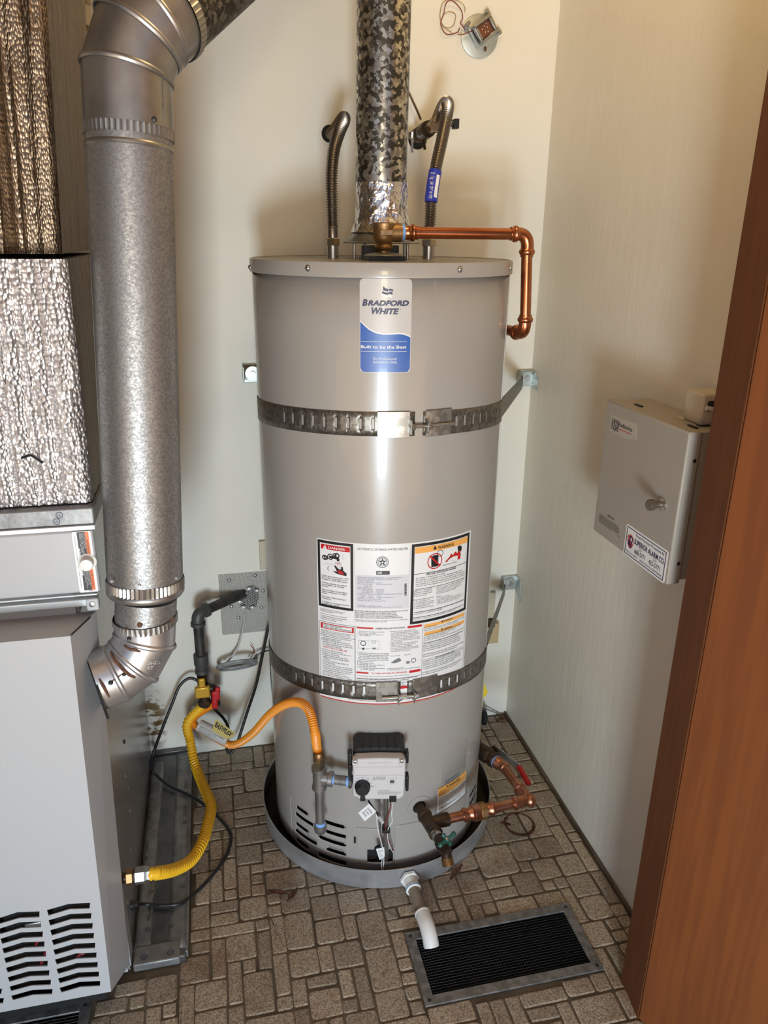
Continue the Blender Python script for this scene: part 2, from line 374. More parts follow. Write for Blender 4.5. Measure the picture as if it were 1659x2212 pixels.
# flat patches on any surface map
def grid_patch(mb, x0, x1, y0, y1, fn, nx=1, ny=1):
    vs = [fn(x0 + (x1 - x0)*i/nx, y0 + (y1 - y0)*j/ny) for j in range(ny + 1) for i in range(nx + 1)]
    mb.add(vs, [(j*(nx + 1) + i, j*(nx + 1) + i + 1, (j + 1)*(nx + 1) + i + 1, (j + 1)*(nx + 1) + i) for j in range(ny) for i in range(nx)])
def poly_patch(mb, pts, fn):
    tri = tessellate_polygon([[V((p[0], p[1], 0)) for p in pts]])
    mb.add([fn(*p) for p in pts], [list(t) for t in tri])
def ring_patch(mb, cx, cy, r0, r1, fn, n=28, sy=1.0):
    vs = []
    for k in range(n):
        a = 2*PI*k/n
        for r in (r0, r1): vs.append(fn(cx + r*math.cos(a), cy + r*math.sin(a)*sy))
    mb.add(vs, [(2*k, 2*k + 1, (2*k + 3) % (2*n), (2*k + 2) % (2*n)) for k in range(n)])
def round_rect(x0, x1, y0, y1, r, n=5):
    out = []
    for cx, cy, a0 in ((x1 - r, y1 - r, 0), (x0 + r, y1 - r, 90), (x0 + r, y0 + r, 180), (x1 - r, y0 + r, 270)):
        for k in range(n + 1):
            a = math.radians(a0 + 90*k/n); out.append((cx + r*math.cos(a), cy + r*math.sin(a)))
    return out

# ================================================================== THE SETTING
YB, XR, XL, YF = 1.95, 0.858, -1.05, 0.927
b = MB().span((XL - .1, YB, -.05), (XR + .1, YB + .1, 2.45)); struct('wall_back', b, m_wall)
b = MB().span((XR, 1.0, -.05), (XR + .1, YB, 2.45)); struct('wall_right', b, m_wallr)
b = MB().span((XL - .1, YF, -.05), (XL, YB, 2.45)); struct('wall_left', b, m_wall)
b = MB().span((XL - .1, YF, 2.4), (XR + .1, YB + .1, 2.5)); struct('ceiling', b, m_ceil)
b = MB().span((-2.2, YF - .12, -.05), (-.55, YF, 2.5)).span((-.55, YF - .12, 2.1), (2.6, YF, 2.5)).span((.86, YF - .12, -.05), (2.6, YF, 2.1))
struct('wall_front', b, m_jamb)
b = MB().span((-3, -0.35, 2.5), (3, 3.2, 2.6)); struct('sun_block_roof', b, m_ceil)  # unseen slab added to keep sun and high sky out of the closet
b = MB().box((0, -3.2, -.10), (14, 8.1, .1)); struct('ground', b, m_ground)
# joint line of dark gap along the right wall
b = MB().tube(spline([(XR - .004, 1.012, .006), (XR - .006, 1.2, .009), (XR - .003, 1.45, .006), (XR - .005, 1.7, .008), (XR - .004, YB, .006)]), .0035, 6)
struct('trim_2', b, m_grout)

# floor with two register holes, and its stones
REG = (0.333, 0.7245, 1.038, 1.2125)         # big register: x0 x1 y0 y1
RG2 = (-0.60, atZ(197, 2178).x, 0.90, 1.195)          # register running under the furnace
fl = MB()
def holes(r): return (r[0] + .018, r[1] - .018, r[2] + .018, r[3] - .018)
xs = sorted([XL, holes(REG)[0], holes(REG)[1], holes(RG2)[0], holes(RG2)[1], 1.3])
ys = sorted([0.80, holes(REG)[2], holes(REG)[3], holes(RG2)[2], holes(RG2)[3], YB])
for i in range(len(xs) - 1):
    for j in range(len(ys) - 1):
        cx, cy = (xs[i] + xs[i + 1])/2, (ys[j] + ys[j + 1])/2
        if any(holes(r)[0] < cx < holes(r)[1] and holes(r)[2] < cy < holes(r)[3] for r in (REG, RG2)): continue
        fl.span((xs[i], ys[j], -.05), (xs[i + 1], ys[j + 1], 0))
floor = struct('floor', fl, m_grout, smooth=False)

rng = random.Random(11)
U = 0.0325; GX0, GX1, GY0, GY1 = -0.345, XR - .008, 0.83, YB - .006
NX, NY = round((GX1 - GX0)/U), round((GY1 - GY0)/U); UX, UY = (GX1 - GX0)/NX, (GY1 - GY0)/NY
used = [[False]*NX for _ in range(NY)]
stones = []
for j in range(NY):
    for i in range(NX):
        if used[j][i]: continue
        opts = [(3, 2), (2, 2), (2, 2), (2, 1), (1, 2), (1, 1), (2, 3), (3, 3), (3, 1), (1, 3), (2, 2), (1, 1), (2, 1)]
        rng.shuffle(opts); opts.append((1, 1))
        for (w, h) in opts:
            if i + w <= NX and j + h <= NY and not any(used[j + b_][i + a_] for a_ in range(w) for b_ in range(h)):
                for a_ in range(w):
                    for b_ in range(h): used[j + b_][i + a_] = True
                stones.append((GX0 + i*UX, GX0 + (i + w)*UX, GY0 + j*UY, GY0 + (j + h)*UY)); break
def stone_geo(mb, x0, x1, y0, y1):
    g = .0020; j = lambda: rng.uniform(-.0016, .0016)
    x0 += g + j(); x1 -= g + j(); y0 += g + j(); y1 -= g + j(); r = min(x1 - x0, y1 - y0)*rng.uniform(.07, .17)
    lo = round_rect(x0, x1, y0, y1, r, 2); i_ = .0028
    hi = round_rect(x0 + i_, x1 - i_, y0 + i_, y1 - i_, max(r - i_*.5, .001), 2); n = len(lo); zt = .0017 + rng.uniform(-.0004, .0005)
    jt = [(rng.uniform(-.0012, .0012), rng.uniform(-.0012, .0012)) for _ in lo]
    vs = [(p[0] + q[0], p[1] + q[1], 0) for p, q in zip(lo, jt)] + [(p[0] + q[0], p[1] + q[1], zt) for p, q in zip(hi, jt)]
    mb.add(vs, [list(range(n, 2*n))] + [(k, (k + 1) % n, n + (k + 1) % n, n + k) for k in range(n)])
def clear(s, r, m_=0): return s[1] < r[0] - m_ or s[0] > r[1] + m_ or s[3] < r[2] - m_ or s[2] > r[3] + m_
def clip_boxes(s):
    # stones that meet a register are trimmed to its edge, those under pan or furnace pad are left out
    out = [s]
    for r in (REG, RG2):
        nxt = []
        for q in out:
            if clear(q, r): nxt.append(q); continue
            for c in ((q[0], min(q[1], r[0]), q[2], q[3]), (max(q[0], r[1]), q[1], q[2], q[3]),
                      (max(q[0], r[0]), min(q[1], r[1]), q[2], min(q[3], r[2])), (max(q[0], r[0]), min(q[1], r[1]), max(q[2], r[3]), q[3])):
                if c[1] - c[0] > .014 and c[3] - c[2] > .014: nxt.append(c)
        out = nxt
    return out
keep = []
for s in stones:
    for q in clip_boxes(s):
        cx, cy = (q[0] + q[1])/2, (q[2] + q[3])/2
        if math.hypot(cx - TX, cy - TY) < .25: continue
        if q[1] < -.115 and cy > 1.25: continue
        if cx < -.26 and cy > 1.2: continue
        if cy > 1.25 and q[0] < -.130: q = (-.130, q[1], q[2], q[3])
        keep.append(q)
def seen(q):
    cx, cy = (q[0] + q[1])/2, (q[2] + q[3])/2; d = V((cx, cy, 0)) - EYE; z = d.dot(FW)
    px = W/2 + F*d.dot(RT)/z; py = H/2 - F*d.dot(UP)/z
    if not (-20 < px < W + 20 and py < H + 20): return 0
    if cx > .76 and cy < 1.0: return 0
    if cy > TY and abs(math.atan2(cx, cy) - math.atan2(TX, TY)) < .158: return 0
    return (q[1] - q[0])*(q[3] - q[2])/(d.length**3)
keep.sort(key=seen, reverse=True)
rest = MB(); print('stones', len(keep), sum(1 for k in keep if seen(k)))
for i, q in enumerate(keep):
    if i < 295 and seen(q) > 0:
        mb = MB(); stone_geo(mb, *q); obj('stone', mb, m_stone, floor, smooth=False, fix=False)
    else: stone_geo(rest, *q)
tag(obj('stones', rest, m_stone, floor, smooth=False, fix=False), kind='stuff')

# door jamb and the open door at the right
A_ = V((.749, 1.011, 0)); B_ = V((.738, .928, 0))
b = MB().prism([A_, B_, (1.0, .928, 0), (1.0, 1.011, 0)], (0, 0, 2.1)); struct('trim_1', b, m_jamb)
dr = V((.34, -.94, 0)).normalized(); dn = V((.94, .34, 0))
hinge = B_ + V((.001, -.002, .004))
b = MB().prism([hinge, hinge + dr*.80, hinge + dr*.80 + dn*.04, hinge + dn*.04], (0, 0, 2.06))
door = struct('door_1', b, m_door, bevel=.002)

# ================================================================== FLOOR REGISTERS
def register(name, label, r, spots):
    x0, x1, y0, y1 = r; fw = .021; z0, z1 = .0015, .0062
    t = thing(name, label, 'floor vent', ((x0 + x1)/2, (y0 + y1)/2, 0))
    fr = MB()
    o = [(x0, y0), (x1, y0), (x1, y1), (x0, y1)]; i_ = [(x0 + fw, y0 + fw), (x1 - fw, y0 + fw), (x1 - fw, y1 - fw), (x0 + fw, y1 - fw)]
    for k in range(4):
        k2 = (k + 1) % 4
        fr.prism([(*o[k], z0), (*o[k2], z0), (*i_[k2], z0), (*i_[k], z0)], (0, 0, z1 - z0))
    obj('frame', fr, m_galvd, t, smooth=False, bevel=.001)
    sc = MB()
    for (sx, sy) in ((x0 + .011, y0 + .011), (x1 - .011, y0 + .011), (x1 - .011, y1 - .011), (x0 + .011, y1 - .011)):
        s_ = MB().lathe((sx, sy, z1), (0, 0, 1), [(.0042, 0), (.003, .0012), (.001, .0016)], 10); obj('screw', s_, m_black, t)
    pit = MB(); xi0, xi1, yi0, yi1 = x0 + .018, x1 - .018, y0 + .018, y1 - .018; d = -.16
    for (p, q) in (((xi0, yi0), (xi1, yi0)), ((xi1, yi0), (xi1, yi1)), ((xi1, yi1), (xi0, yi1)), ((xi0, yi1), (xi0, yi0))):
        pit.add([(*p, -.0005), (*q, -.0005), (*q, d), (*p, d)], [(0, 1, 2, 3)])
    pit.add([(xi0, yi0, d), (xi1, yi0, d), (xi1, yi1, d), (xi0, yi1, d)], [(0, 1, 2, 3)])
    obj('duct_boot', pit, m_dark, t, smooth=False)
    g = MB(); rr = random.Random(3)
    n = int((x1 - x0 - 2*fw)/.0062)
    for k in range(1, n):
        x = x0 + fw + (x1 - x0 - 2*fw)*k/n + rr.uniform(-.0005, .0005); g.box((x, (y0 + y1)/2, .0012), (.0009, y1 - y0 - 2*fw + .006, .0009))
    n = int((y1 - y0 - 2*fw)/.0062)
    for k in range(1, n):
        y = y0 + fw + (y1 - y0 - 2*fw)*k/n
        pts = [(x0 + fw - .003 + (x1 - x0 - 2*fw + .006)*i/24, y + .0012*noise.noise(V((i*.5, k*.7, 1))), .0022 + .0012*noise.noise(V((i*.6, k*.9, 5)))) for i in range(25)]
        g.tube(pts, .0009, 4)
    tag(obj('wire_mesh', g, m_galvd_mesh, t, smooth=False), kind='stuff')
    return t
m_galvd_mesh = mat('mesh_wire', (0.035, 0.034, 0.033), 0.4, 0.6)
register('floor_register', 'grey framed floor vent with black wire mesh under the white drain elbow', REG, 4)
register('floor_register', 'black mesh floor vent tucked under the front of the furnace cabinet', RG2, 4)

# ================================================================== WATER HEATER
wh = thing('water_heater', 'tall light grey gas water heater tank standing in a round metal pan', 'water heater', (TX, TY, .0035))
O3 = V((TX, TY, 0)); ZU = (0, 0, 1)
E_top, E_cap = 1.411, 1.386
def wrap(px, py, off=0):   # photo point on the jacket
    th, z = tz(px, py); return tp(th, z, off)
# jacket with slots cut in its lower skirt
SL = []    # (theta0, theta1, z) slots on the jacket
def slot_px(x0, y0, x1, y1, h=.0105):
    (t0, z0), (t1, z1) = tz(x0, y0), tz(x1, y1); SL.append((min(t0, t1), max(t0, t1), (z0 + z1)/2, h))
for q in [(640, 1741, 665, 1760), (700, 1773, 746, 1788), (640, 1759, 676, 1780), (705, 1795, 746, 1808),
          (640, 1779, 666, 1796), (688, 1806, 746, 1826), (639, 1793, 684, 1822), (706, 1832, 746, 1846), (640, 1813, 666, 1832), (689, 1845, 746, 1866)]:
    slot_px(*q)
for q in [(1015, 1716, 1029, 1694), (1014, 1734, 1029, 1711), (1018, 1748, 1029, 1727), (950, 1762, 1004, 1722)]:
    slot_px(*q)
ACC = [tz(793, 1862), tz(850, 1834)]       # burner access opening lower left of the door flap
def jacket():
    n = 360; mb = MB(); zs = [.022]
    marks = set([.022, .34, E_cap + .004]);
    for s in SL: marks |= {round(s[2] - s[3]/2, 4), round(s[2] + s[3]/2, 4)}
    a0, a1 = ACC; marks |= {round(a0[1], 4), round(a1[1], 4)}
    for k in range(1, 20): marks.add(.34 + k*.05)
    zs = sorted(marks); dup = [zs[0]]
    for z in zs[1:]:
        if z - dup[-1] > .0006: dup.append(z)
    zs = dup
    for z in zs:
        for k in range(n): mb.v.append(tp(2*PI*k/n - PI, z))
    for j in range(len(zs) - 1):
        zc = (zs[j] + zs[j + 1])/2
        for k in range(n):
            th = 2*PI*(k + .5)/n - PI; cut = False
            if zc < .34:
                for (t0, t1, z, h) in SL:
                    if abs(zc - z) < h/2:
                        e = 0 if abs(zc - z) < h*.25 else .006
                        if t0 + e < th < t1 - e: cut = True
                if a0[1] < zc < a1[1] and a0[0] < th < ACC[1][0]: cut = True
            if cut: continue
            k2 = (k + 1) % n; mb.f.append([j*n + k, j*n + k2, (j + 1)*n + k2, (j + 1)*n + k])
    return mb
jk = obj('jacket', jacket(), m_tank, wh)
sd = jk.modifiers.new('solid', 'SOLIDIFY'); sd.thickness = .0016; sd.offset = -1
obj('inner_tank', MB().lathe(O3, ZU, [(TR - .012, .008), (TR - .012, .33)], 64), m_dark, wh)
obj('base_ring', MB().lathe(O3, ZU, [(TR - .004, .004), (TR - .004, .026)], 96), m_dark, wh)
lid = MB().lathe(O3, ZU, [(TR + .0045, E_cap - .001), (TR + .0048, E_cap + .001), (TR + .0045, E_top - .003), (TR + .003, E_top), (TR - .0015, E_top)], 160, caps=False)
cap = obj('top_rim', lid, m_tank, wh)
tpn = MB().lathe(O3, ZU, [(TR - .001, E_top), (TR - .003, E_top - .0018), (.08, E_top - .0005), (.002, E_top)], 120, caps=False); obj('top_panel', tpn, m_tanktop, wh)
for (x, y) in ((668, 579), (990, 582), (545, 577), (1098, 578)):
    th, z = tz(x, y); p = tp(th, z, .0045); n_ = V((math.cos(th), math.sin(th), 0))
    s_ = MB().lathe(p, n_, [(.0048, 0), (.0045, .0016), (.0028, .0034), (.0008, .004)], 14).lathe(p, n_, [(.006, -.0005), (.006, .0006)], 14)
    obj('screw', s_, m_steel, cap)
# jacket seam lines (folded vertical lap) on the right and a fine lap at the right half
th, _ = tz(1090, 760)
obj('jacket_seam', MB().prism([tp(th, .35), tp(th + .012, .35), tp(th + .012, .35, .0012), tp(th, .35, .0012)], (0, 0, 1.03)), m_tank, wh)
th, _ = tz(934, 760)
obj('jacket_seam', MB().prism([tp(th, .88), tp(th + .003, .88), tp(th + .003, .88, .0005), tp(th, .88, .0005)], (0, 0, .50)), m_tank, wh)

# two lower panels: raised skirt door with lip lines
def jk_box(mb, p0, p1, off0, off1, nx=8):
    (t0, z0), (t1, z1) = tz(*p0), tz(*p1)
    a = MB(); vs = []
    for i in range(nx + 1):
        t = t0 + (t1 - t0)*i/nx
        vs += [tp(t, z0, off0), tp(t, z1, off0), tp(t, z1, off1), tp(t, z0, off1)]
    fs = []
    for i in range(nx):
        for k in range(4): fs.append((i*4 + k, i*4 + (k + 1) % 4, i*4 + 4 + (k + 1) % 4, i*4 + 4 + k))
    fs += [(0, 1, 2, 3), tuple(4*nx + k for k in (3, 2, 1, 0))]
    mb.add(vs, fs)
d1 = MB(); jk_box(d1, (771, 1786), (840, 1833), -.0005, .0022); obj('access_panel', d1, m_tank, wh, bevel=.0015)
d2 = MB(); jk_box(d2, (851, 1872), (1004, 1764), -.0005, .0024, 14)
(dta, dza), (dtb, dzb) = tz(851, 1870), tz(851, 1783)
dtc = tz(1006, 1760)[0]
d2 = MB()
vs = []; nx = 16
for i in range(nx + 1):
    t = dta + (dtc - dta)*i/nx
    vs += [tp(t, .026, -.0005), tp(t, dzb, -.0005), tp(t, dzb, .0026), tp(t, .026, .0026)]
d2.add(vs, [(i*4 + k, i*4 + (k + 1) % 4, i*4 + 4 + (k + 1) % 4, i*4 + 4 + k) for i in range(nx) for k in range(4)] + [(0, 1, 2, 3), tuple(4*nx + k for k in (3, 2, 1, 0))])
obj('access_panel', d2, m_tank, wh, bevel=.0015)
th0 = tz(766, 1830)[0]
for (x, y0, y1) in ((627, 1721, 1800), (763, 1787, 1862), (1012, 1700, 1770)):
    t, za = tz(x, y0); _, zb = tz(x, y1)
    lip = MB().prism([tp(t, zb, -.0003), tp(t + .006, zb, -.0003), tp(t + .006, zb, .0011), tp(t, zb, .0011)], (0, 0, za - zb)); obj('panel_crease', lip, m_tank, wh)
k_ = MB(); jk_box(k_, (765, 1807), (769, 1820), 0, .003, 1); obj('latch', k_, m_black, wh)
# burner fittings visible in the dark opening
bf = MB(); bf.cyl(wrap(796, 1862, -.012), wrap(812, 1860, -.012), .0022, n=8).cyl(wrap(822, 1861, -.012), wrap(846, 1860, -.012), .0022, n=8); obj('burner_tube', bf, m_brassd, wh)
gr = MB(); p = wrap(820, 1832, .002); nr = V((p.x - TX, p.y - TY, 0)).normalized()
gr.lathe(p, nr, [(.012, -.004), (.013, 0), (.010, .003), (.006, .003)], 20); obj('rubber_grommet', gr, m_black, wh)

# opening trim around the drain spud
N0 = tank(905, 1742); n0 = V((N0.x - TX, N0.y - TY, 0)).normalized(); r0 = V((-n0.y, n0.x, 0))
obj('spud_ring', MB().lathe(N0, n0, [(.029, -.002), (.029, .0012), (.015, .0020), (.015, -.01)], 36, caps=False), m_tank, wh)
obj('spud_hole', MB().lathe(N0 + n0*.0012, n0, [(.0165, 0), (.0165, .0012)], 28), m_dark, wh)

# ---------------------------------------------------------------- draft hood, legs, insulation block
hood = MB()
hz0, hz1 = 1.441, 1.472
hood.lathe(O3, ZU, [(.080, hz0), (.081, hz0 + .0015), (.071, hz0 + .004), (.066, hz0 + .013), (.058, hz0 + .024), (.052, hz1 + .003), (.050, hz1 + .02)], 64, caps=False)
hd = obj('draft_hood', hood, m_galvs, wh); hs = hd.modifiers.new('s', 'SOLIDIFY'); hs.thickness = .001
for (x, y) in ((765, 545), (880, 545), (873, 545), (788, 545)):
    p = atY(x, y, TY - .03 if x in (765, 880) else TY + .04)
    obj('hood_leg', MB().cyl((p.x, p.y, E_top - .002), (p.x, p.y, hz0 + .003), .0032, n=12), m_steel, wh)
obj('flue_collar', MB().lathe(O3, ZU, [(.05, E_top - .003), (.05, E_top + .006), (.042, E_top + .006)], 40, caps=False), m_galvs, wh)
# ---------------------------------------------------------------- relief valve on the top
TPX, TPY = .341, 1.535
ib = MB().span((TPX - .036, TPY + .012, E_top - .002), (TPX + .037, TPY + .034, E_top + .027)); obj('insulation_block', ib, m_black, wh, bevel=.002)
pl = MB().span((TPX - .036, TPY - .045, E_top - .002), (TPX + .036, TPY + .02, E_top + .0085)); bpl = obj('valve_gasket', pl, m_black, wh, bevel=.001)
ct = MB().lathe((TPX, TPY - .012, E_top + .0085), ZU, [(.040, 0), (.036, .003), (.018, .006), (.015, .006)], 36); obj('gasket_cover', ct, m_galvd, wh)
tv = MB().lathe((TPX, TPY - .012, E_top), ZU, [(.0125, .012), (.0125, .017), (.016, .020), (.0185, .024), (.0165, .029), (.0145, .031), (.0175, .035), (.0205, .040), (.0215, .060), (.0225, .062), (.0225, .067), (.019, .069)], 32)
tv.cyl((TPX, TPY - .012, 1.462), (TPX + .034, TPY - .012, 1.462), .0175, n=24)
vb = obj('relief_valve', tv, m_bronze, wh)
ar = MB(); fnv = lambda x, y: V((TPX + x, TPY - .012 - .0215, 1.4615 + y))
ar.box(fnv(.001, 0), (.026, .0025, .011)); obj('name_plate', ar, m_bronze, vb, bevel=.001)
ar = MB(); ar.box(fnv(.0005, 0) + V((0, -.0016, 0)), (.011, .001, .0012)).box(fnv(-.006, 0) + V((0, -.0016, 0)), (.004, .001, .005))
ar.prism([fnv(.006, .003) + V((0, -.0012, 0)), fnv(.006, -.003) + V((0, -.0012, 0)), fnv(.0105, 0) + V((0, -.0012, 0))], (0, -.0008, 0)); obj('flow_arrow', ar, m_brass, vb)
# ---------------------------------------------------------------- gas control valve
G0 = tank(820, 1690); gn = V((G0.x - TX, G0.y - TY, 0)).normalized(); gr_ = V((-gn.y, gn.x, 0))   # outward, to the right in the photo
GD = .078                                       # front face stands this far off the jacket
def gface(px, py, d=GD):                        # photo point on the valve's front plane -> (a, z)
    dd = ray(px, py); o = G0 + gn*d; t = (o - EYE).dot(gn)/dd.dot(gn); return EYE + dd*t
def gl(px, py, d=GD):
    p = gface(px, py, d) - G0; return p.dot(gr_), p.z
def G(a, z, d): return G0 + gr_*a + V((0, 0, z)) + gn*d
gx0, gz1 = gl(762, 1640); gx1, _ = gl(877, 1640); _, gz0 = gl(820, 1727); _, gzt = gl(820, 1641)
gc = (gx0 + gx1)/2; gw = gx1 - gx0
valve = MB()
prof = [(gc - gw/2, gz0 + .008), (gc - gw/2 + .010, gz0 + .006), (gc - gw/2 + .013, gz0), (gc + gw/2 - .012, gz0 - .001), (gc + gw/2 - .002, gz0 + .008), (gc + gw/2, gzt - .004), (gc + gw/2 - .006, gzt + .001), (gc, gzt + .0025), (gc - gw/2 + .006, gzt + .001), (gc - gw/2, gzt - .004)]
valve.prism([G(a, z, GD - .024) for a, z in prof], gn*.024)
vo = obj('gas_valve', valve, m_valve, wh, bevel=.004)
for py in (1657, 1675):
    rb = MB(); _, z = gl(820, py); rb.box(G(gc, z, GD), (gw*.90, .0022, .0028), (gr_, V(ZU), gn)); obj('front_rib', rb, m_valve, vo, bevel=.0008)
emb = MB(); put_text(emb, 'water control', *[gl(794, 1649)[0], gl(845, 1649)[0]], gl(820, 1650)[1], gl(820, 1644)[1], lambda x, y: G(x, y, GD + .0004)); obj('embossed_lettering', emb, m_paper2, vo)
for px in (767, 868):
    a, z = gl(px, 1631); s_ = MB().box(G(a, gzt - .006, GD - .004), (.012, .014, .016), (gr_, V(ZU), gn)); e = obj('screw_boss', s_, m_valve, vo, bevel=.002)
    sc = MB().lathe(G(a, gzt - .002, GD + .0035), gn, [(.0038, 0), (.0036, .0016), (.002, .0022), (.002, .0006), (.0003, .0006)], 14); obj('screw', sc, m_steel, e)
bk = MB(); bk.prism([G(gc + a*gw, gzt + z, .001) for a, z in ((-.5, -.09), (.5, -.09), (.5, .002), (.46, .007), (.40, .011), (-.40, .011), (-.46, .007), (-.5, .002))], gn*(GD - .026))
for k in range(5): bk.box(G(gc + gw*(-.32 + .16*k), gzt + .011, .03), (.003, .004, .05), (gr_, V(ZU), gn))
obj('back_housing', bk, m_black, vo, bevel=.002)
for (x0, y0, x1, y1) in ((751, 1623, 761, 1645), (752, 1647, 760, 1672), (876, 1621, 882, 1643), (876, 1672, 882, 1703)):
    sidec = MB(); a0, zA = gl(x0, y0, GD - .02); a1, zB = gl(x1, y1, GD - .02); sidec.box(G((a0 + a1)/2, (zA + zB)/2, GD - .02), (abs(a1 - a0), abs(zA - zB), .02), (gr_, V(ZU), gn)); obj('side_clip', sidec, m_black, vo, bevel=.002)
a, z = gl(783, 1697.5); kn = MB().lathe(G(a, z, GD), gn, [(.0170, 0), (.0170, .004), (.0145, .006), (.0140, .016), (.0125, .018), (.003, .018)], 36)
kn.box(G(a, z, GD + .012), (.030, .005, .008), (gr_, V(ZU), gn)); obj('temperature_dial', kn, m_black, vo)
fr = MB(); a, z = gl(847, 1687); fr.box(G(a, z, GD + .0005), (.020, .0165, .0016), (gr_, V(ZU), gn)); so_ = obj('status_window', fr, m_valve, vo, bevel=.0008)
fr = MB(); fr.box(G(a, z - .0005, GD + .001), (.010, .009, .0016), (gr_, V(ZU), gn)); obj('status_lens', fr, mat('grey_lens', (.10, .10, .11), .2), so_, bevel=.0008)
gt = MB(); gf = lambda x, y: G(x, y, GD + .0005)
def gtext(s, x0, x1, yb, yt, **k): put_text(gt, s, gl(x0, yb)[0], gl(x1, yb)[0], gl(x0, yb)[1], gl(x0, yt)[1], gf, **k)
gtext('HOT', 770, 776, 1682.5, 1680.5); gtext('PILOT', 779.5, 787.5, 1681, 1679); gtext('LOW', 792, 797.5, 1683, 1681)
gtext('STATUS', 842, 853.5, 1694.7, 1692.8); gtext('VERY\nHOT', 766, 771.5, 1716, 1711.5)
gtext('TO LIGHT THE PILOT:\nPUSH AND TURN KNOB TO PILOT, HOLD\nPRESS IGNITER UNTIL LIGHT BLINKS', 816, 866, 1716, 1707)
gtext('SEE INSTRUCTION\nMANUAL FOR USE\nAND WARNINGS', 812, 833, 1684, 1678); gtext('HOT', 801, 809, 1699.7, 1698)
for ang in (-50, 0, 40, 68, 90, 118, 150):
    a0, z0 = gl(783, 1697.5); s_, c_ = math.sin(math.radians(ang)), math.cos(math.radians(ang))
    gt.box(G(a0 + s_*.0195, z0 + c_*.0195, GD + .0004), (.0008, .003, .0003), (gr_*c_ - V(ZU)*s_, gr_*s_ + V(ZU)*c_, gn))
a0, z0 = gl(804.5, 1684); a1, z1 = gl(811.5, 1678)
for (p, q) in (((a0, z0), (a1, z0)), ((a1, z0), ((a0 + a1)/2, z1)), (((a0 + a1)/2, z1), (a0, z0)), (((a0 + a1)/2, z1 - .0015), ((a0 + a1)/2, z0 + .0015))):
    gt.cyl(gf(*p), gf(*q), .00025, n=4)
obj('lettering', gt, m_inkg, vo, smooth=False, fix=False)
for (x0, x1, y0, y1) in ((778, 789, 1720, 1729), (841, 856, 1719, 1731)):
    pg = MB(); a0, zA = gl(x0, y0); a1, zB = gl(x1, y1); pg.box(G((a0 + a1)/2, (zA + zB)/2, GD - .004), (a1 - a0, zA - zB, .014), (gr_, V(ZU), gn)); obj('plug', pg, m_black, vo, bevel=.001)
a0, z0 = gl(810, 1728); tst = MB().cyl(G(a0, z0 + .004, GD - .01), G(a0, z0 - .004, GD - .01), .0035, n=10); obj('port_cap', tst, m_brassd, vo)
# supply tube and wires from the valve to the burner
def wirepts(L, r0=.0): return spline([tank(x, y, TR + r) for x, y, r in L], 6)
w = MB().tube(wirepts([(834, 1722, .05), (834, 1760, .045), (834, 1800, .04), (834, 1835, .025), (834, 1858, -.01)]), .0055, 14); obj('burner_supply_tube', w, m_steel, wh)
w = MB().tube(wirepts([(820, 1724, .05), (820, 1760, .047), (821, 1800, .042), (824, 1835, .03), (826, 1858, -.01)]), .0022, 10); obj('pilot_tube', w, m_galvs, wh)
w = MB().tube(wirepts([(844, 1728, .07), (842, 1750, .065), (833, 1775, .06), (833, 1795, .055), (840, 1815, .04), (850, 1836, .01)]), .0012, 6); obj('red_wire', w, m_wred, wh)
w = MB().tube(wirepts([(850, 1728, .07), (846, 1755, .06), (847, 1775, .055), (838, 1792, .055), (839, 1820, .04), (849, 1842, .005)]), .0011, 6)
w.tube(wirepts([(812, 1750, .05), (815, 1780, .05), (820, 1806, .05), (826, 1830, .04), (829, 1856, .02), (827, 1880, .02), (824, 1872, .02), (826, 1850, .0)]), .0013, 6); obj('white_wire', w, m_wwhite, wh)
w = MB().tube(wirepts([(796, 1730, .07), (806, 1745, .062), (818, 1762, .056), (828, 1782, .052), (833, 1792, .05)]), .0022, 8); obj('black_wire', w, m_black, wh)
w = MB(); p = tank(834, 1792, TR + .05); w.box(p, (.018, .016, .008), (gr_, gn, V(ZU))); obj('cable_clip', w, m_black, wh, bevel=.001)
def tag_quad(name, pts, r, m1, lines, par=wh):
    P = [tank(x, y, TR + rr) for (x, y), rr in zip(pts, r)]; nn = (P[1] - P[0]).cross(P[3] - P[0]).normalized(); nn = nn if nn.dot(EYE - P[0]) > 0 else -nn
    t = obj(name, MB().prism(P, -nn*.0003), m1, par)
    tx = MB(); f = lambda x, y: P[0].lerp(P[1], x).lerp(P[3].lerp(P[2], x), 1 - y) + nn*.0004
    put_text(tx, lines, .2, .85, .2, .8, f); obj('lettering', tx, m_inkg, t, smooth=False, fix=False); return t
tag_quad('wire_tag', [(797, 1736), (813, 1753), (788, 1774), (774, 1756)], (.07, .068, .068, .07), m_paper, 'CAUTION\nDO NOT\nREMOVE')
tag_quad('wire_tag', [(818, 1760), (830, 1776), (826, 1781), (814, 1766)], (.058, .056, .056, .058), m_paper2, 'PILOT')
tag_quad('wire_tag', [(812, 1834), (830, 1830), (831, 1850), (820, 1858)], (.04, .04, .036, .036), m_paper, 'MADE\nIN\nUSA')

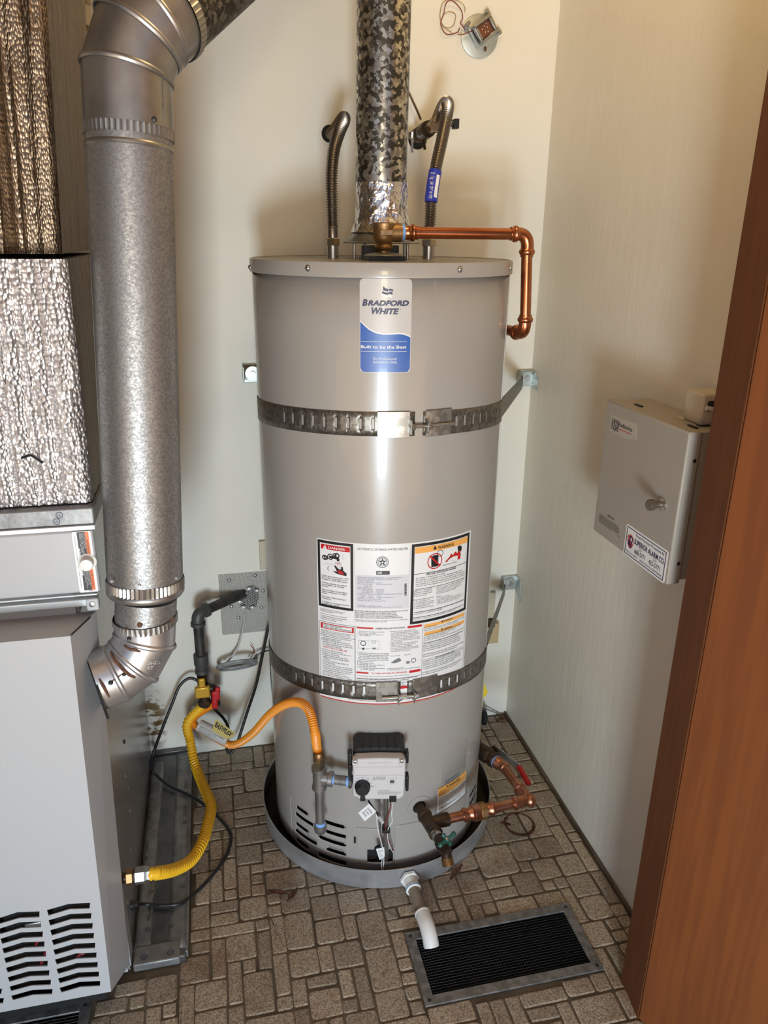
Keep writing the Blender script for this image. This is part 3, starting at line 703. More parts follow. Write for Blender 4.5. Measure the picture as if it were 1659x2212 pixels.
# ---------------------------------------------------------------- printed labels on the jacket
def c1(x, y): return (670 + x/4.484, 1130 + y/4.484)        # close-up readings of the photo back to its own pixels
def c8(x, y): return (670 + x/4.484, 1310 + y/4.484)
class Sheet:
    """flat print wrapped on the jacket: coordinates are (angle, height)"""
    def __init__(s, par): s.par = par; s.mb = {}
    def at(s, off):
        return lambda th, z: tp(th, z, off)
    def g(s, m_): return s.mb.setdefault(m_.name, (m_, MB()))[1]
    def rect(s, p, q, m_, off=.0008, name=None):
        (t0, z0), (t1, z1) = tz(*p), tz(*q); own = MB() if name else s.g(m_)
        grid_patch(own, t0, t1, z1, z0, s.at(off), max(1, int(abs(t1 - t0)/.03) + 1), 1)
        if name: obj(name, own, m_, s.par, smooth=False, fix=False)
    def text(s, body, p, q, m_, off=.0011, **k):           # p: upper left, q: lower right of the block
        (t0, z0), (t1, z1) = tz(*p), tz(*q); put_text(s.g(m_), body, t0, t1, z1, z0, s.at(off), **k)
    def block(s, body, x0, ytop, ybot, x1, conv, m_, off=.0011, **k):   # left edge top and bottom, right edge
        (t0, z1), (_, z0) = tz(*conv(x0, ytop)), tz(*conv(x0, ybot)); t1 = tz(*conv(x1, (ytop + ybot)/2))[0]
        put_text(s.g(m_), body, t0, t1, z0, z1, s.at(off), **k)
    def poly(s, pts, m_, off=.0010): poly_patch(s.g(m_), [tz(*p) for p in pts], s.at(off))
    def ring(s, c, pr_, w, m_, off=.0010, n=28):
        t, z = tz(*c); r = tz(c[0] + pr_, c[1])[0] - t; r = abs(r); wr = r*w
        ring_patch(s.g(m_), t, z, r - wr, r, s.at(off), n, sy=TR)
    def disc(s, c, pr_, m_, off=.0010, n=20):
        t, z = tz(*c); r = abs(tz(c[0] + pr_, c[1])[0] - t)
        poly_patch(s.g(m_), [(t + r*math.cos(2*PI*k/n), z + r*TR*math.sin(2*PI*k/n)) for k in range(n)], s.at(off))
    def line(s, p, q, w, m_, off=.0010):                    # same height at both ends
        (t0, z0), (t1, z1) = tz(*p), tz(*q); z = (z0 + z1)/2
        grid_patch(s.g(m_), t0, t1, z - w/2, z + w/2, s.at(off), max(1, int(abs(t1 - t0)/.03) + 1), 1)
    def vline(s, p, q, w, m_, off=.0010):
        (t0, z0), (t1, z1) = tz(*p), tz(*q); t = (t0 + t1)/2
        grid_patch(s.g(m_), t - w/TR/2, t + w/TR/2, z1, z0, s.at(off), 1, 1)
    def frame(s, p, q, w, m_, off=.0009):
        (t0, z0), (t1, z1) = tz(*p), tz(*q); a = w/TR; sg = 1 if t1 > t0 else -1; f = s.at(off); g = s.g(m_); n = max(1, int(abs(t1 - t0)/.03) + 1)
        grid_patch(g, t0, t1, z0 - w, z0, f, n, 1); grid_patch(g, t0, t1, z1, z1 + w, f, n, 1)
        grid_patch(g, t0, t0 + a*sg, z1, z0, f, 1, 1); grid_patch(g, t1 - a*sg, t1, z1, z0, f, 1, 1)
    def done(s, names):
        for k, (m_, mb) in s.mb.items(): obj(names.get(k, 'print'), mb, m_, s.par, smooth=False, fix=False)
def backing(name, t0, t1, z0, z1, r, material, par, off=.0005, n=28):
    # rounded sheet that follows the jacket, with a small thickness
    cols = []; a = r/TR; lo, hi = min(t0, t1), max(t0, t1)
    ts = [lo + (hi - lo)*i/n for i in range(n + 1)] + [lo + a*(1 - math.cos(k*PI/12)) for k in range(1, 6)] + [hi - a*(1 - math.cos(k*PI/12)) for k in range(1, 6)]
    ts = sorted(ts); vs = []
    for t in ts:
        e = min(t - lo, hi - t)*TR; cut = r - math.sqrt(max(r*r - (r - e)**2, 0)) if e < r else 0
        for (z, o) in ((z0 + cut, -.0002), (z1 - cut, -.0002), (z1 - cut, off), (z0 + cut, off)): vs.append(tp(t, z, o))
    m_ = len(ts); fs = [(i*4 + k, i*4 + (k + 1) % 4, i*4 + 4 + (k + 1) % 4, i*4 + 4 + k) for i in range(m_ - 1) for k in range(4)]
    return obj(name, MB().add(vs, fs + [(0, 1, 2, 3), tuple(4*(m_ - 1) + k for k in (3, 2, 1, 0))]), material, par)

# brand sticker
(bt0, bz1), (bt1, bz0) = tz(777, 601), tz(886, 805)
bs = backing('brand_sticker', bt0, bt1, bz0, bz1, .008, m_paper2, wh)
sh = Sheet(bs)
def c7(x, y): return (740 + x/8.85, 580 + y/8.85)
def wave(u):   # lower edge of the grey field, heights read off the sticker
    P = [(0, 1000), (.07, 1070), (.16, 1150), (.3, 1222), (.45, 1252), (.6, 1252), (.78, 1240), (.88, 1255), (.95, 1280), (1, 1305)]
    for (a, y0), (b_, y1) in zip(P, P[1:]):
        if a <= u <= b_: return y0 + (y1 - y0)*(u - a)/(b_ - a)
    return P[-1][1]
def sticker_field(up, m_, off):
    g = sh.g(m_); f = sh.at(off); n = 24; t0, t1 = bt0, bt1; e = .0012/TR; sg = 1 if t1 > t0 else -1
    for i in range(n):
        ua, ub = i/n, (i + 1)/n; ta, tb = t0 + e*sg + (t1 - t0 - 2*e*sg)*ua, t0 + e*sg + (t1 - t0 - 2*e*sg)*ub
        za, zb = tz(*c7(325 + 960*ua, wave(ua) + up))[1], tz(*c7(325 + 960*ub, wave(ub) + up))[1]
        def lowz(u):
            d = min(u, 1 - u)*abs(t1 - t0)*TR; r = .0075; return bz0 + .0012 + (r - math.sqrt(max(r*r - (r - d)**2, 0)) if d < r else 0)
        g.add([f(ta, lowz(ua)), f(tb, lowz(ub)), f(tb, zb), f(ta, za)], [(0, 1, 2, 3)])
sticker_field(-14, m_paper, .0007); sticker_field(14, m_blue, .0009)
def fl(u, v): return c7(*(lambda x, y: (x, y))(u, v))
sh.poly([c7(778, 335), c7(815, 375), c7(870, 392), c7(868, 440), c7(820, 430), c7(770, 412)], m_navy)
sh.poly([c7(880, 395), c7(925, 385), c7(968, 405), c7(962, 440), c7(920, 420), c7(878, 432)], m_navy)
sh.poly([c7(762, 430), c7(815, 455), c7(870, 462), c7(930, 440), c7(955, 455), c7(950, 505), c7(905, 480), c7(855, 500), c7(800, 490), c7(752, 470)], m_navy, .00105)
sh.poly([c7(750, 480), c7(800, 505), c7(860, 515), c7(910, 495), c7(948, 515), c7(935, 560), c7(885, 545), c7(835, 560), c7(780, 545), c7(735, 510)], m_paper)
def smallcaps(first, rest_, x0, x1, xr, x2, ytop, yr, yb):
    sh.text(first, c7(x0, ytop), c7(x1, yb), m_navy, bold=.045, shear=.25, res=4); sh.text(rest_, c7(xr, yr), c7(x2, yb), m_navy, bold=.05, shear=.25, res=4)
smallcaps('B', 'RADFORD', 375, 478, 482, 1268, 585, 605, 716); smallcaps('W', 'HITE', 550, 742, 700, 1078, 742, 762, 876)
sh.text('•', c7(1102, 768), c7(1118, 784), m_navy)
sh.line(c7(355, 1395), c7(1225, 1395), .0007, m_paper, .0012); sh.line(c7(355, 1583), c7(1225, 1583), .0007, m_paper, .0012)
sh.text('Built to be the Best', c7(355, 1462), c7(1215, 1528), m_paper, .0012, bold=.015, res=3)
sh.text('For Professional\nInstallation Only.', c7(582, 1700), c7(1045, 1822), m_paper, .0012, shear=.2)
sh.done({'navy_ink': 'brand_lettering', 'white_label': 'white_lettering', 'blue_print': 'blue_field'})

# big rating and warning label
lt0, lz1 = tz(*c1(62, 140)); lt1, _ = tz(*c1(1556, 72)); _, lz0 = tz(*c8(800, 940))
rl = backing('rating_label', lt0, lt1, lz0, lz1, .004, m_paper, wh, n=36)
sh = Sheet(rl)
sh.frame(c1(72, 152), c1(420, 852), .0058, m_ink)
sh.rect(c1(105, 196), c1(386, 283), m_inkr, name='red_band'); sh.text('DANGER', c1(178, 222), c1(342, 268), m_paper, .0012, bold=.02)
sh.poly([c1(122, 250), c1(166, 253), c1(145, 206)], m_paper, .0011); sh.text('!', c1(142, 220), c1(147, 246), m_inkr, .0014)
for (x, y, r) in ((140, 330, 5), (155, 333, 4.5), (262, 314, 5.5), (240, 308, 4)): sh.ring(c1(x, y), r, .45, m_ink)
sh.ring(c1(197, 324), 6.5, .3, m_ink, n=24); sh.poly([c1(185, 312), c1(262, 328), c1(285, 345), c1(284, 368), c1(262, 368), c1(258, 350), c1(188, 336)], m_ink)
sh.text('HOT', c1(243, 376), c1(300, 403), m_inkr)
sh.poly([c1(218, 463), c1(262, 470), c1(232, 408), c1(246, 410), c1(278, 445), c1(300, 448), c1(302, 420), c1(318, 425), c1(322, 460), c1(355, 490), c1(352, 512), c1(318, 505), c1(262, 490)], m_ink)
sh.poly([c1(262, 460), c1(290, 455), c1(325, 480), c1(330, 498), c1(285, 490)], m_inkr, .0012)
for (p, q) in (((280, 375), (288, 440)), ((268, 375), (262, 420)), ((298, 392), (300, 430))): sh.vline(c1(*p), c1(*q), .0004, m_ink)
sh.vline(c1(318, 298), c1(318, 355), .0004, m_inkg); sh.text('/ ', c1(140, 388), c1(225, 398), m_inkg); sh.text('(', c1(168, 412), c1(186, 462), m_inkg)
sh.block('Water temperature over 125°F\n(52°C) can cause severe burns\ninstantly or death from scalds.\n\nChildren, disabled and elderly\nare at highest risk of being\nscalded.\n\nSee instruction manual before\nsetting temperature at water\nheater.\n\nFeel water before bathing or\nshowering.\n\nTemperature limiting valves are\navailable, see manual.', 113, 493, 776, 375, c1, m_ink, bold=.01)
sh.block('CAUTION: Hotter water increases the risk of\nscald. Before changing temperature setting,\nsee instruction manual.', 100, 816, 848, 338, c1, m_ink)
sh.line(c1(88, 868), c1(358, 912), .0005, m_ink)
sh.block('It is recommended that an anti-scald mixing valve\nbe installed when the heater is set above\nthe factory position of the dial.', 102, 880, 926, 355, c1, m_ink)
sh.text('AUTOMATIC STORAGE WATER HEATER', c1(457, 236), c1(946, 256), m_ink)
for x in (433, 968): sh.vline(c1(x, 235), c1(x - 3, 495), .0004, m_inkg)
sh.ring(c1(700, 377), 13.2, .10, m_ink); sh.ring(c1(700, 377), 9.7, .10, m_ink)
def star(cx, cy, r): return [c1(cx + r*(1 if k % 2 == 0 else .4)*math.sin(k*PI/5), cy - r*(1 if k % 2 == 0 else .4)*math.cos(k*PI/5)) for k in range(10)]
sh.poly(star(700, 377, 42), m_ink); sh.disc(c1(700, 378), 2, m_paper, .0013)
sh.rect(c1(640, 462), c1(770, 497), m_ink); sh.text('AHRI', c1(650, 468), c1(695, 490), m_paper, .0012, bold=.02); sh.text('CERTIFIED', c1(700, 474), c1(760, 484), m_inkg, .0012)
sh.rect(c1(434, 497), c1(955, 820), mat('pale_print_field', (.66, .65, .68), .4), .0007)
sh.text('BRADFORD WHITE CORPORATION  www.bradfordwhite.com\n200 LAFAYETTE STREET  MIDDLEVILLE MI 49333  USA\nModel No: RG250T6N\nSerial No: AAJ13616514  C/N: 394\nNom. Cap.: 50 US gal        Type: NATURAL GAS\n               189.3 Liters\nInput:   40000(Btu/hr)\nGas Pressure Manifold :    4.0 [inWC]\n         Inlet Supply Max :   14.0 [inWC]\n         Inlet Supply Min :    5.0 [inWC]\nCLOSET INSTALLATION MINIMUM CLEARANCES IN INCHES\n    1 FRONT    0 LEFT      12 TOP\n    0 BACK     0 RIGHT      6 VENT CONNECTOR\nANSI Z21.10.1-2013/CSA 4.1-2013\nPressure: Test 300 psi   Working 150 psi', c1(460, 515), c1(895, 752), m_inkg)
for k in range(16):
    y = 585 + k*7.2; sh.rect(c1(912, y), c1(934, y + (5, 2, 3, 4)[k % 4]), m_ink)
sh.text('CATEGORY 1 NATURAL DRAFT\nLOW NOX SCAQMD RULE 1121 CERTIFIED UP TO 40 NG/J', c1(460, 790), c1(888, 814), m_inkg)
sh.text('MANUFACTURED UNDER ONE OR MORE OF THE FOLLOWING U.S. PATENTS: B1 5,341,770; 4,416,222;\n5,660,165; 5,954,492; 6,056,542; 6,935,280; 5,372,185; 5,485,879; 5,574,822; 7,971,560;\n4,628,184; 5,199,385; 7,992,526; 6,684,821; 7,334,419; 7,866,168; 7,270,087; 7,007,748;\n6,142,216; 7,699,026; 5,277,171; 8,146,772; 7,458,341; CA 2,314,845; 8,082,888; 9,574,792;\n7,634,976; 7,665,211; 7,665,210; 7,063,132; OTHER PATENTS PENDING. CURRENT CANADIAN', c1(430, 838), c1(946, 912), m_ink, bold=.01)
sh.text('This water heater meets or exceeds all minimum efficiency\nrequirements of ASHRAE Code 90.', c1(430, 925), c8(946, 140), m_ink)
# right hand warning
sh.frame(c1(984, 206), c8(1503, 27), .0062, m_ink)
sh.rect(c1(1016, 238), c1(1520, 183), m_inko, name='orange_band'); sh.text('WARNING', c1(1236, 220), c1(1386, 217), m_ink, .0012, bold=.02)
sh.poly([c1(1190, 256), c1(1226, 250), c1(1206, 216)], m_ink, .0012)
sh.poly([c1(1170, 335), c1(1190, 312), c1(1240, 305), c1(1238, 415), c1(1172, 425)], m_ink); sh.ring(c1(1207, 366), 15.6, .12, m_inkr, .0012)
sh.poly([c1(1152, 322), c1(1162, 312), c1(1262, 405), c1(1252, 416)], m_inkr, .0013)
sh.poly([c1(1300, 377), c1(1345, 330), c1(1365, 290), c1(1378, 312), c1(1405, 272), c1(1420, 290), c1(1450, 262), c1(1455, 300), c1(1450, 345), c1(1380, 362)], m_inkr)
sh.poly([c1(1424, 228), c1(1445, 215), c1(1466, 225), c1(1460, 275), c1(1446, 262), c1(1430, 280)], m_ink, .0012)
sh.ring(c1(1258, 290), 6.5, .15, m_ink); sh.block('Flammable Vapors', 1282, 402, 418, 1420, c1, m_ink)
sh.line(c1(1001, 493), c1(1512, 380), .0009, m_ink)
sh.block('FIRE AND EXPLOSION HAZARD', 1126, 484, 506, 1408, c1, m_ink, bold=.02)
sh.block('Can result in serious injury or death.\nDo not store or use gasoline or other flammable vapors and\nliquids in the vicinity of this or any other appliance. Storage of or\nuse of gasoline or other flammable vapors or liquids in the vicinity\nof this or any other appliance can result in serious injury or death.', 1022, 528, 622, 1490, c1, m_ink)
sh.line(c1(1012, 638), c1(1492, 530), .0009, m_ink)
sh.block('Vapors from flammable\nliquids can explode and\ncatch fire causing death\nor severe burns.\n\nKeep flammable products:\n 1. far away from any\n   possible ignition source,\n 2. in approved containers,\n 3. tightly closed and\n 4. out of children\'s reach.', 1000, 652, 834, 1200, c1, m_ink)
sh.block('Do not use or store flammable products\nsuch as gasoline, solvents or adhesives\nin the same room or area near the\nappliance, or any other appliance or\nany possible ignition source.\n\nVapors:\n 1. cannot be seen,\n 2. are heavier than air,\n 3. go a long way on the floor and\n 4. can be carried from other rooms to\n   possible ignition sources by air.', 1222, 618, 792, 1480, c1, m_ink)
sh.line(c1(1010, 855), c1(1488, 745), .0007, m_ink)
sh.block('Water heaters in residential garages must be installed and located or\nprotected, to avoid physical damage.', 1000, 864, 890, 1480, c1, m_ink)
sh.line(c1(985, 908), c1(1488, 795), .0007, m_ink)
sh.block('Read and follow water heater warnings and instructions. If owner\'s\nmanual is missing contact the distributor or manufacturer.', 1000, 912, 938, 1450, c1, m_ink)
# lower part: safety, operating instructions, warnings
sh.frame(c8(90, 130), c8(437, 735), .0007, m_ink)
sh.rect(c8(104, 148), c8(424, 258), m_inkr, .0009, name='red_band'); sh.rect(c8(124, 160), c8(405, 248), m_paper, .0010, name='white_box')
sh.block('FOR YOUR SAFETY\nREAD BEFORE OPERATING', 134, 165, 197, 396, c8, m_ink, .0012, bold=.015)
sh.block('WARNING: If you do not follow these instructions\nexactly, a fire or explosion may result causing\nproperty damage, personal injury or loss of life.', 106, 214, 250, 418, c8, m_ink, .0012)
sh.line(c8(95, 258), c8(435, 316), .0007, m_ink)
sh.block('A. This appliance has a pilot which is lit by an\n   electric spark ignition system.\nB. BEFORE LIGHTING smell all around the\n   appliance area for gas. Be sure to smell next\n   to the floor because some gas is heavier than\n   air and will settle on the floor.', 108, 268, 366, 412, c8, m_ink)
sh.block('WHAT TO DO IF YOU SMELL GAS', 130, 378, 393, 358, c8, m_inkr, bold=.015)
sh.block('• Do not try to light any appliance.\n• Do not touch any electric switch; do not use\n   any phone in your building.\n• Immediately call your gas supplier from a\n   neighbor\'s phone. Follow the gas supplier\'s\n   instructions.\n• If you cannot reach your gas supplier, call\n   the fire department.\nC. Use only your hand to push in or turn the gas\n   control knob. Never use tools. If the knob will\n   not push in or turn by hand, don\'t try to repair\n   it, call a qualified service technician. Force or\n   attempted repair may result in a fire.\nD. Do not use this appliance if any part has\n   been under water. Immediately call a qualified\n   service technician to inspect the appliance and\n   to replace any part of the control system and', 112, 398, 690, 412, c8, m_ink)
sh.vline(c8(437, 190), c8(437, 735), .0007, m_ink)
for (p, q) in ((c8(450, 194), c8(612, 219)), (c8(942, 190), c8(1080, 192)), (c8(448, 628), c8(565, 652)), (c8(958, 620), c8(1068, 625))): sh.rect(p, q, m_inkr, name='red_band')
sh.block('OPERATING INSTRUCTIONS', 632, 205, 220, 918, c8, m_ink, bold=.015)
sh.text('1. STOP! Read the safety information\n   at the left on this label.\n2. Turn the gas control knob to the\n   "OFF" position.', c8(460, 232), c8(722, 292), m_ink)
sh.frame(c8(468, 325), c8(668, 412), .0004, m_ink); sh.ring(c8(515, 356), 6, .22, m_ink); sh.frame(c8(600, 330), c8(635, 356), .0005, m_ink)
sh.rect(c8(505, 398), c8(525, 418), m_ink); sh.rect(c8(605, 398), c8(635, 414), m_inkg); sh.text('PUSH KNOB IN SLIGHTLY', c8(520, 303), c8(670, 308), m_inkg)
sh.text('3. Wait five (5) minutes to clear out any gas.\n   Then smell for gas, including near the floor.\n   If you smell gas, STOP! Follow "B" in the\n   safety information at the left on this label.\n   If you don\'t smell gas, go to the next step.\n4. Remove outer door.\n5. Locate igniter button.\n6. Look through sight glass window on\n   inner door to view pilot.\n7. Turn the gas control knob clockwise\n       to "PILOT" position.', c8(455, 438), c8(768, 620), m_ink)
sh.block('8. Depress and hold in gas control knob.\n   Immediately press igniter button until you\n   hear a "click" sound then release. Continue\n   to hold down the gas control knob until the\n   status light blinks. Release the gas control\n   knob. It should pop back out. Check to see if\n   the pilot is still lit. If the pilot goes out, repeat\n   steps 2 through 8.\n• If gas control knob does not pop out when\n   released, stop and immediately call your\n   service technician or gas supplier.\n• If the pilot will not stay lit after several tries,\n   turn the gas control knob to "OFF" and call\n   your technician or gas supplier.', 770, 236, 442, 1062, c8, m_ink)
sh.poly([c8(780, 545), c8(830, 510), c8(862, 498), c8(885, 520), c8(862, 535), c8(820, 548)], m_inkg); sh.ring(c8(1000, 520), 5.5, .3, m_inkg); sh.rect(c8(930, 530), c8(962, 550), m_inkg)
sh.block('GAS KNOB        IGNITER', 780, 475, 484, 975, c8, m_inkg)
sh.block(' 9. Replace outer door.\n10. Turn gas control knob to desired setting.', 745, 596, 622, 1060, c8, m_ink)
sh.block('TO TURN OFF GAS TO APPLIANCE', 590, 638, 653, 935, c8, m_inkr, bold=.015)
sh.block('1. Turn the gas control knob counterclockwise to the "OFF" position.', 458, 661, 672, 960, c8, m_ink)
sh.line(c8(445, 685), c8(1070, 668), .0006, m_ink)
sh.block('Read and follow water heater WARNINGS and INSTRUCTIONS. If installation and\noperation instructions are missing, contact the retailer or manufacturer.', 455, 689, 718, 1035, c8, m_ink, bold=.01)
sh.vline(c8(1087, 172), c8(1080, 700), .0007, m_ink); sh.vline(c8(1500, 48), c8(1478, 600), .0007, m_ink)
sh.rect(c8(1104, 176), c8(1492, 83), m_inko, name='orange_band'); sh.rect(c8(1104, 252), c8(1488, 156), m_inko, name='orange_band')
sh.block('WARNING', 1292, 132, 147, 1374, c8, m_ink, .0012, bold=.015); sh.block('WARNING', 1290, 212, 227, 1370, c8, m_ink, .0012, bold=.015)
for (x, y) in ((1277, 152), (1274, 230)): sh.poly([c1(x - 10, y - 1130*0 + 807), c1(x + 10, y + 803), c1(x, y + 785)], m_ink, .0012)
sh.block('FOR YOUR SAFETY\nDo not store or use gasoline or other flammable, combustible or corrosive\nvapors or liquids in the vicinity of this or any other appliance.', 1100, 200, 244, 1485, c8, m_ink)
sh.block('HOT WATER CAN PRODUCE FIRST DEGREE BURNS\nIN LESS THAN 5 SECONDS AT 140°F (60°C)\nIN 30 SECONDS AT 130°F (54°C)\nTo reduce the risk of hot water use the lowest practical setting', 1100, 274, 338, 1480, c8, m_ink)
sh.line(c8(1095, 343), c8(1480, 243), .0006, m_ink)
sh.block('This appliance must be installed in accordance with local codes, or, in the\nabsence of local codes, the National Fuel Gas Code ANSI Z223.1.\nPressure of the gas supply must be within the limits marked above.\nFlammable hydrogen gas may be produced in a hot water system that\nhas not been used for a long period (generally two weeks or more).\n\nCAUTION: Openness of the water heater room, water pressure or damage\nto property, may result from lack of a thermal expansion tank.', 1095, 350, 496, 1475, c8, m_ink)
sh.block('STATE OF CALIFORNIA NOTICE', 1210, 486, 501, 1392, c8, m_ink, bold=.015); sh.line(c8(1092, 498), c8(1475, 405), .0005, m_ink)
sh.block('WARNING: This product can expose you to chemicals known to the State of\nCalifornia to cause cancer, birth defects or other reproductive harm.\nNOTICE: Do not connect this heater until the tank is completely filled\nwith water and all of the air has been purged from the piping. Have the\nunit inspected every year by a qualified service technician.\n\nSUITABLE FOR WATER (POTABLE) HEATING AND SPACE HEATING\nNot suitable for space heating only. This heater may be used for', 1090, 528, 668, 1475, c8, m_ink)
sh.text('Damage to the control knob\ncould result', c8(862, 728), c8(985, 752), m_ink); sh.rect(c8(865, 770), c8(975, 785), m_inkr)
sh.frame(c8(100, 820), c8(355, 880), .0006, m_inko); sh.frame(c8(358, 880), c8(825, 908), .0006, m_inko); sh.frame(c8(845, 895), c8(1300, 850), .0006, m_inko)
sh.block('SEE INSTALLATION MANUAL FOR EARTHQUAKE STRAP POSITION', 372, 889, 900, 715, c8, m_ink); sh.block('Refer to the operation instructions on cover, see page two', 870, 898, 911, 1325, c8, m_ink)
sh.line(c8(102, 858), c8(1465, 755), .0022, m_inkr, .0010)
sh.done({'black_ink': 'black_lettering', 'red_ink': 'red_print', 'orange_ink': 'orange_band', 'white_label': 'white_lettering', 'grey_ink': 'grey_lettering', 'pale_print_field': 'rating_field'})

# small warning sticker above the drain
def c4(x, y): return (830 + x/4.254, 1550 + y/4.254)
wt0, wz1 = tz(*c4(483, 655)); wt1, _ = tz(*c4(756, 482)); _, wz0 = tz(*c4(480, 880))
ws = backing('warning_sticker', wt0, wt1, wz0, wz1, .001, m_paper, wh, n=14)
sh = Sheet(ws)
sh.frame(c4(483, 655), c4(742, 722), .0013, m_ink)
sh.rect(c4(496, 650), c4(745, 560), m_inko); sh.block('WARNING', 590, 613, 640, 690, c4, m_ink, .0012, bold=.02); sh.poly([c4(572, 640), c4(588, 633), c4(578, 618)], m_ink, .0012)
sh.block('Water heater parts below this point get hot. Turn off\nthe gas supply before removing the outer door.\nAfter service, clean all burner parts and\nreplace the doors firmly in position.', 500, 682, 726, 738, c4, m_ink)
sh.block('Do not store combustible things near the appliance\nor block the flow of combustion and ventilation air\nFollow the cleaning instructions in the manual for\nthe flame arrestor once a year or more often if\ndust, lint or oil is present in the room.', 500, 740, 808, 738, c4, m_ink, bold=.015)
sh.block('Questions call the number shown on cover.', 500, 828, 846, 690, c4, m_ink)
sh.done({'black_ink': 'black_lettering', 'orange_ink': 'orange_band'})
ap = MB(); (t0, z0), (t1, z1) = tz(*c4(560, 585)), tz(*c4(688, 532))
grid_patch(ap, t0, t1, z1, z0, lambda t, z: tp(t, z, .0006), 6, 1); obj('sticker_patch', ap, m_inkg, wh)

# ================================================================== DRAIN PAN
pan = MB().lathe(O3 + V((0, 0, .0028)), ZU, [(.002, .0), (.300, .0), (.303, .002), (.3045, .052), (.3065, .0555), (.3065, .0575), (.3045, .0585), (.3028, .057)], 128, caps=False)
po = obj('drain_pan', pan, m_pan, None, ang=50)
tag(po, 'round shallow metal pan under the water heater tank', 'drain pan')

obj('pan_shade_liner', MB().lathe(O3 + V((0, 0, .0028)), ZU, [(.3028, .0568), (.3018, .004), (.299, .0012), (.002, .0012)], 128, caps=False), m_panshade, po, ang=50)  # liner over the same pan metal, coloured dark for the shade behind the rim

# ================================================================== STRAPS round the tank
THF = math.atan2(-TY, -TX)
def strap(zc, hgt, a_left, a_right, gapc, gapw, slots_px, end_left, end_right, sag, label, name='earthquake_strap'):
    """band from angle a_left to a_right seen from the front, broken by a gap, with punched slots; ends run on to the wall"""
    root = thing(name, label, 'strap', tp(gapc, zc))
    z0, z1 = zc - hgt/2, zc + hgt/2
    for part, (ta, tb, end) in enumerate(((a_left, gapc - gapw/2, end_left), (gapc + gapw/2, a_right, end_right))):
        mb = MB(); sl = [t for t in slots_px if min(ta, tb) < t < max(ta, tb)]
        marks = set([ta, tb]); n = int(abs(tb - ta)/.035) + 1
        for i in range(1, n): marks.add(ta + (tb - ta)*i/n)
        hw = .0024/TR
        for t in sl: marks |= {t - hw, t + hw}
        ts = sorted(marks, reverse=(tb < ta)); zz = [z0, zc - .0105, zc + .0105, z1]
        base = []
        for t in ts: base.append([tp(t, z - sag*(1 - math.cos(t - THF)), .0014) for z in zz])
        pre = []
        if end is not None:
            w, tw = end
            e = [V((w.x, w.y, w.z + (z - zc)*tw)) for z in zz]
            if part == 0: base = [e] + base
            else: base = base + [e]
        o = 0
        for row in base: mb.v += row
        off = 1 if (end is not None and part == 0) else 0
        for i in range(len(base) - 1):
            for k in range(3):
                if k == 1:
                    j = i - off
                    if 0 <= j < len(ts) - 1:
                        tc = (ts[j] + ts[j + 1])/2
                        if any(abs(tc - t) < hw*.9 for t in sl): continue
                mb.f.append([i*4 + k, i*4 + k + 1, i*4 + 5 + k, i*4 + 4 + k])
        o_ = obj('band', mb, m_strap, root, ang=50); sd = o_.modifiers.new('s', 'SOLIDIFY'); sd.thickness = .0007; sd.offset = 1
    return root
def th_(px, py): return tz(px, py)[0]
S1 = [th_(x, 905) for x in (616, 634, 655, 677, 701, 726, 752, 779, 806, 835, 860, 985, 1003, 1021, 1036, 1049, 1060, 1069, 1077)]
pL = V((.04, YB - .004, 1.125)); 
zc1 = 1.119
def tangent(side):   # where the band leaves the jacket towards the wall bracket
    return PI*.5 + 1.35 if side == 'L' else None
brR = V((.822, YB - .026, 1.086)); brR2 = V((.814, YB - .026, .462)); 
brL = V((.02, YB - .022, 1.10)); brL2 = V((.02, YB - .022, .49))
def tang_angle(pt, side):
    d = math.hypot(pt.x - TX, pt.y - TY); a = math.acos((TR + .003)/d); base = math.atan2(pt.y - TY, pt.x - TX)
    return base + (a if side == 'L' else -a)
aR, aL = math.radians(-16), -PI*1.38
def up(a):  # keep the left end below -pi so the sweep runs left -> front -> right
    return a
s1 = strap(zc1, .047, aL, aR, th_(904, 925), .062, S1, None, (brR, .75), .022, 'upper perforated metal strap round the tank with a turnbuckle bolt')
S2 = [th_(x, 1455) for x in (641, 658, 675, 697, 720, 741, 764, 787, 953, 970, 987, 1002, 1015, 1026, 1035, 1042)]
aR2, aL2 = math.radians(-12), -PI*1.38
zc2 = .528
s2 = strap(zc2, .045, aL2, aR2, th_(872, 1485), .055, S2, None, (brR2, .8), .042, 'lower perforated metal strap across the warning label, brownish with a bolt')
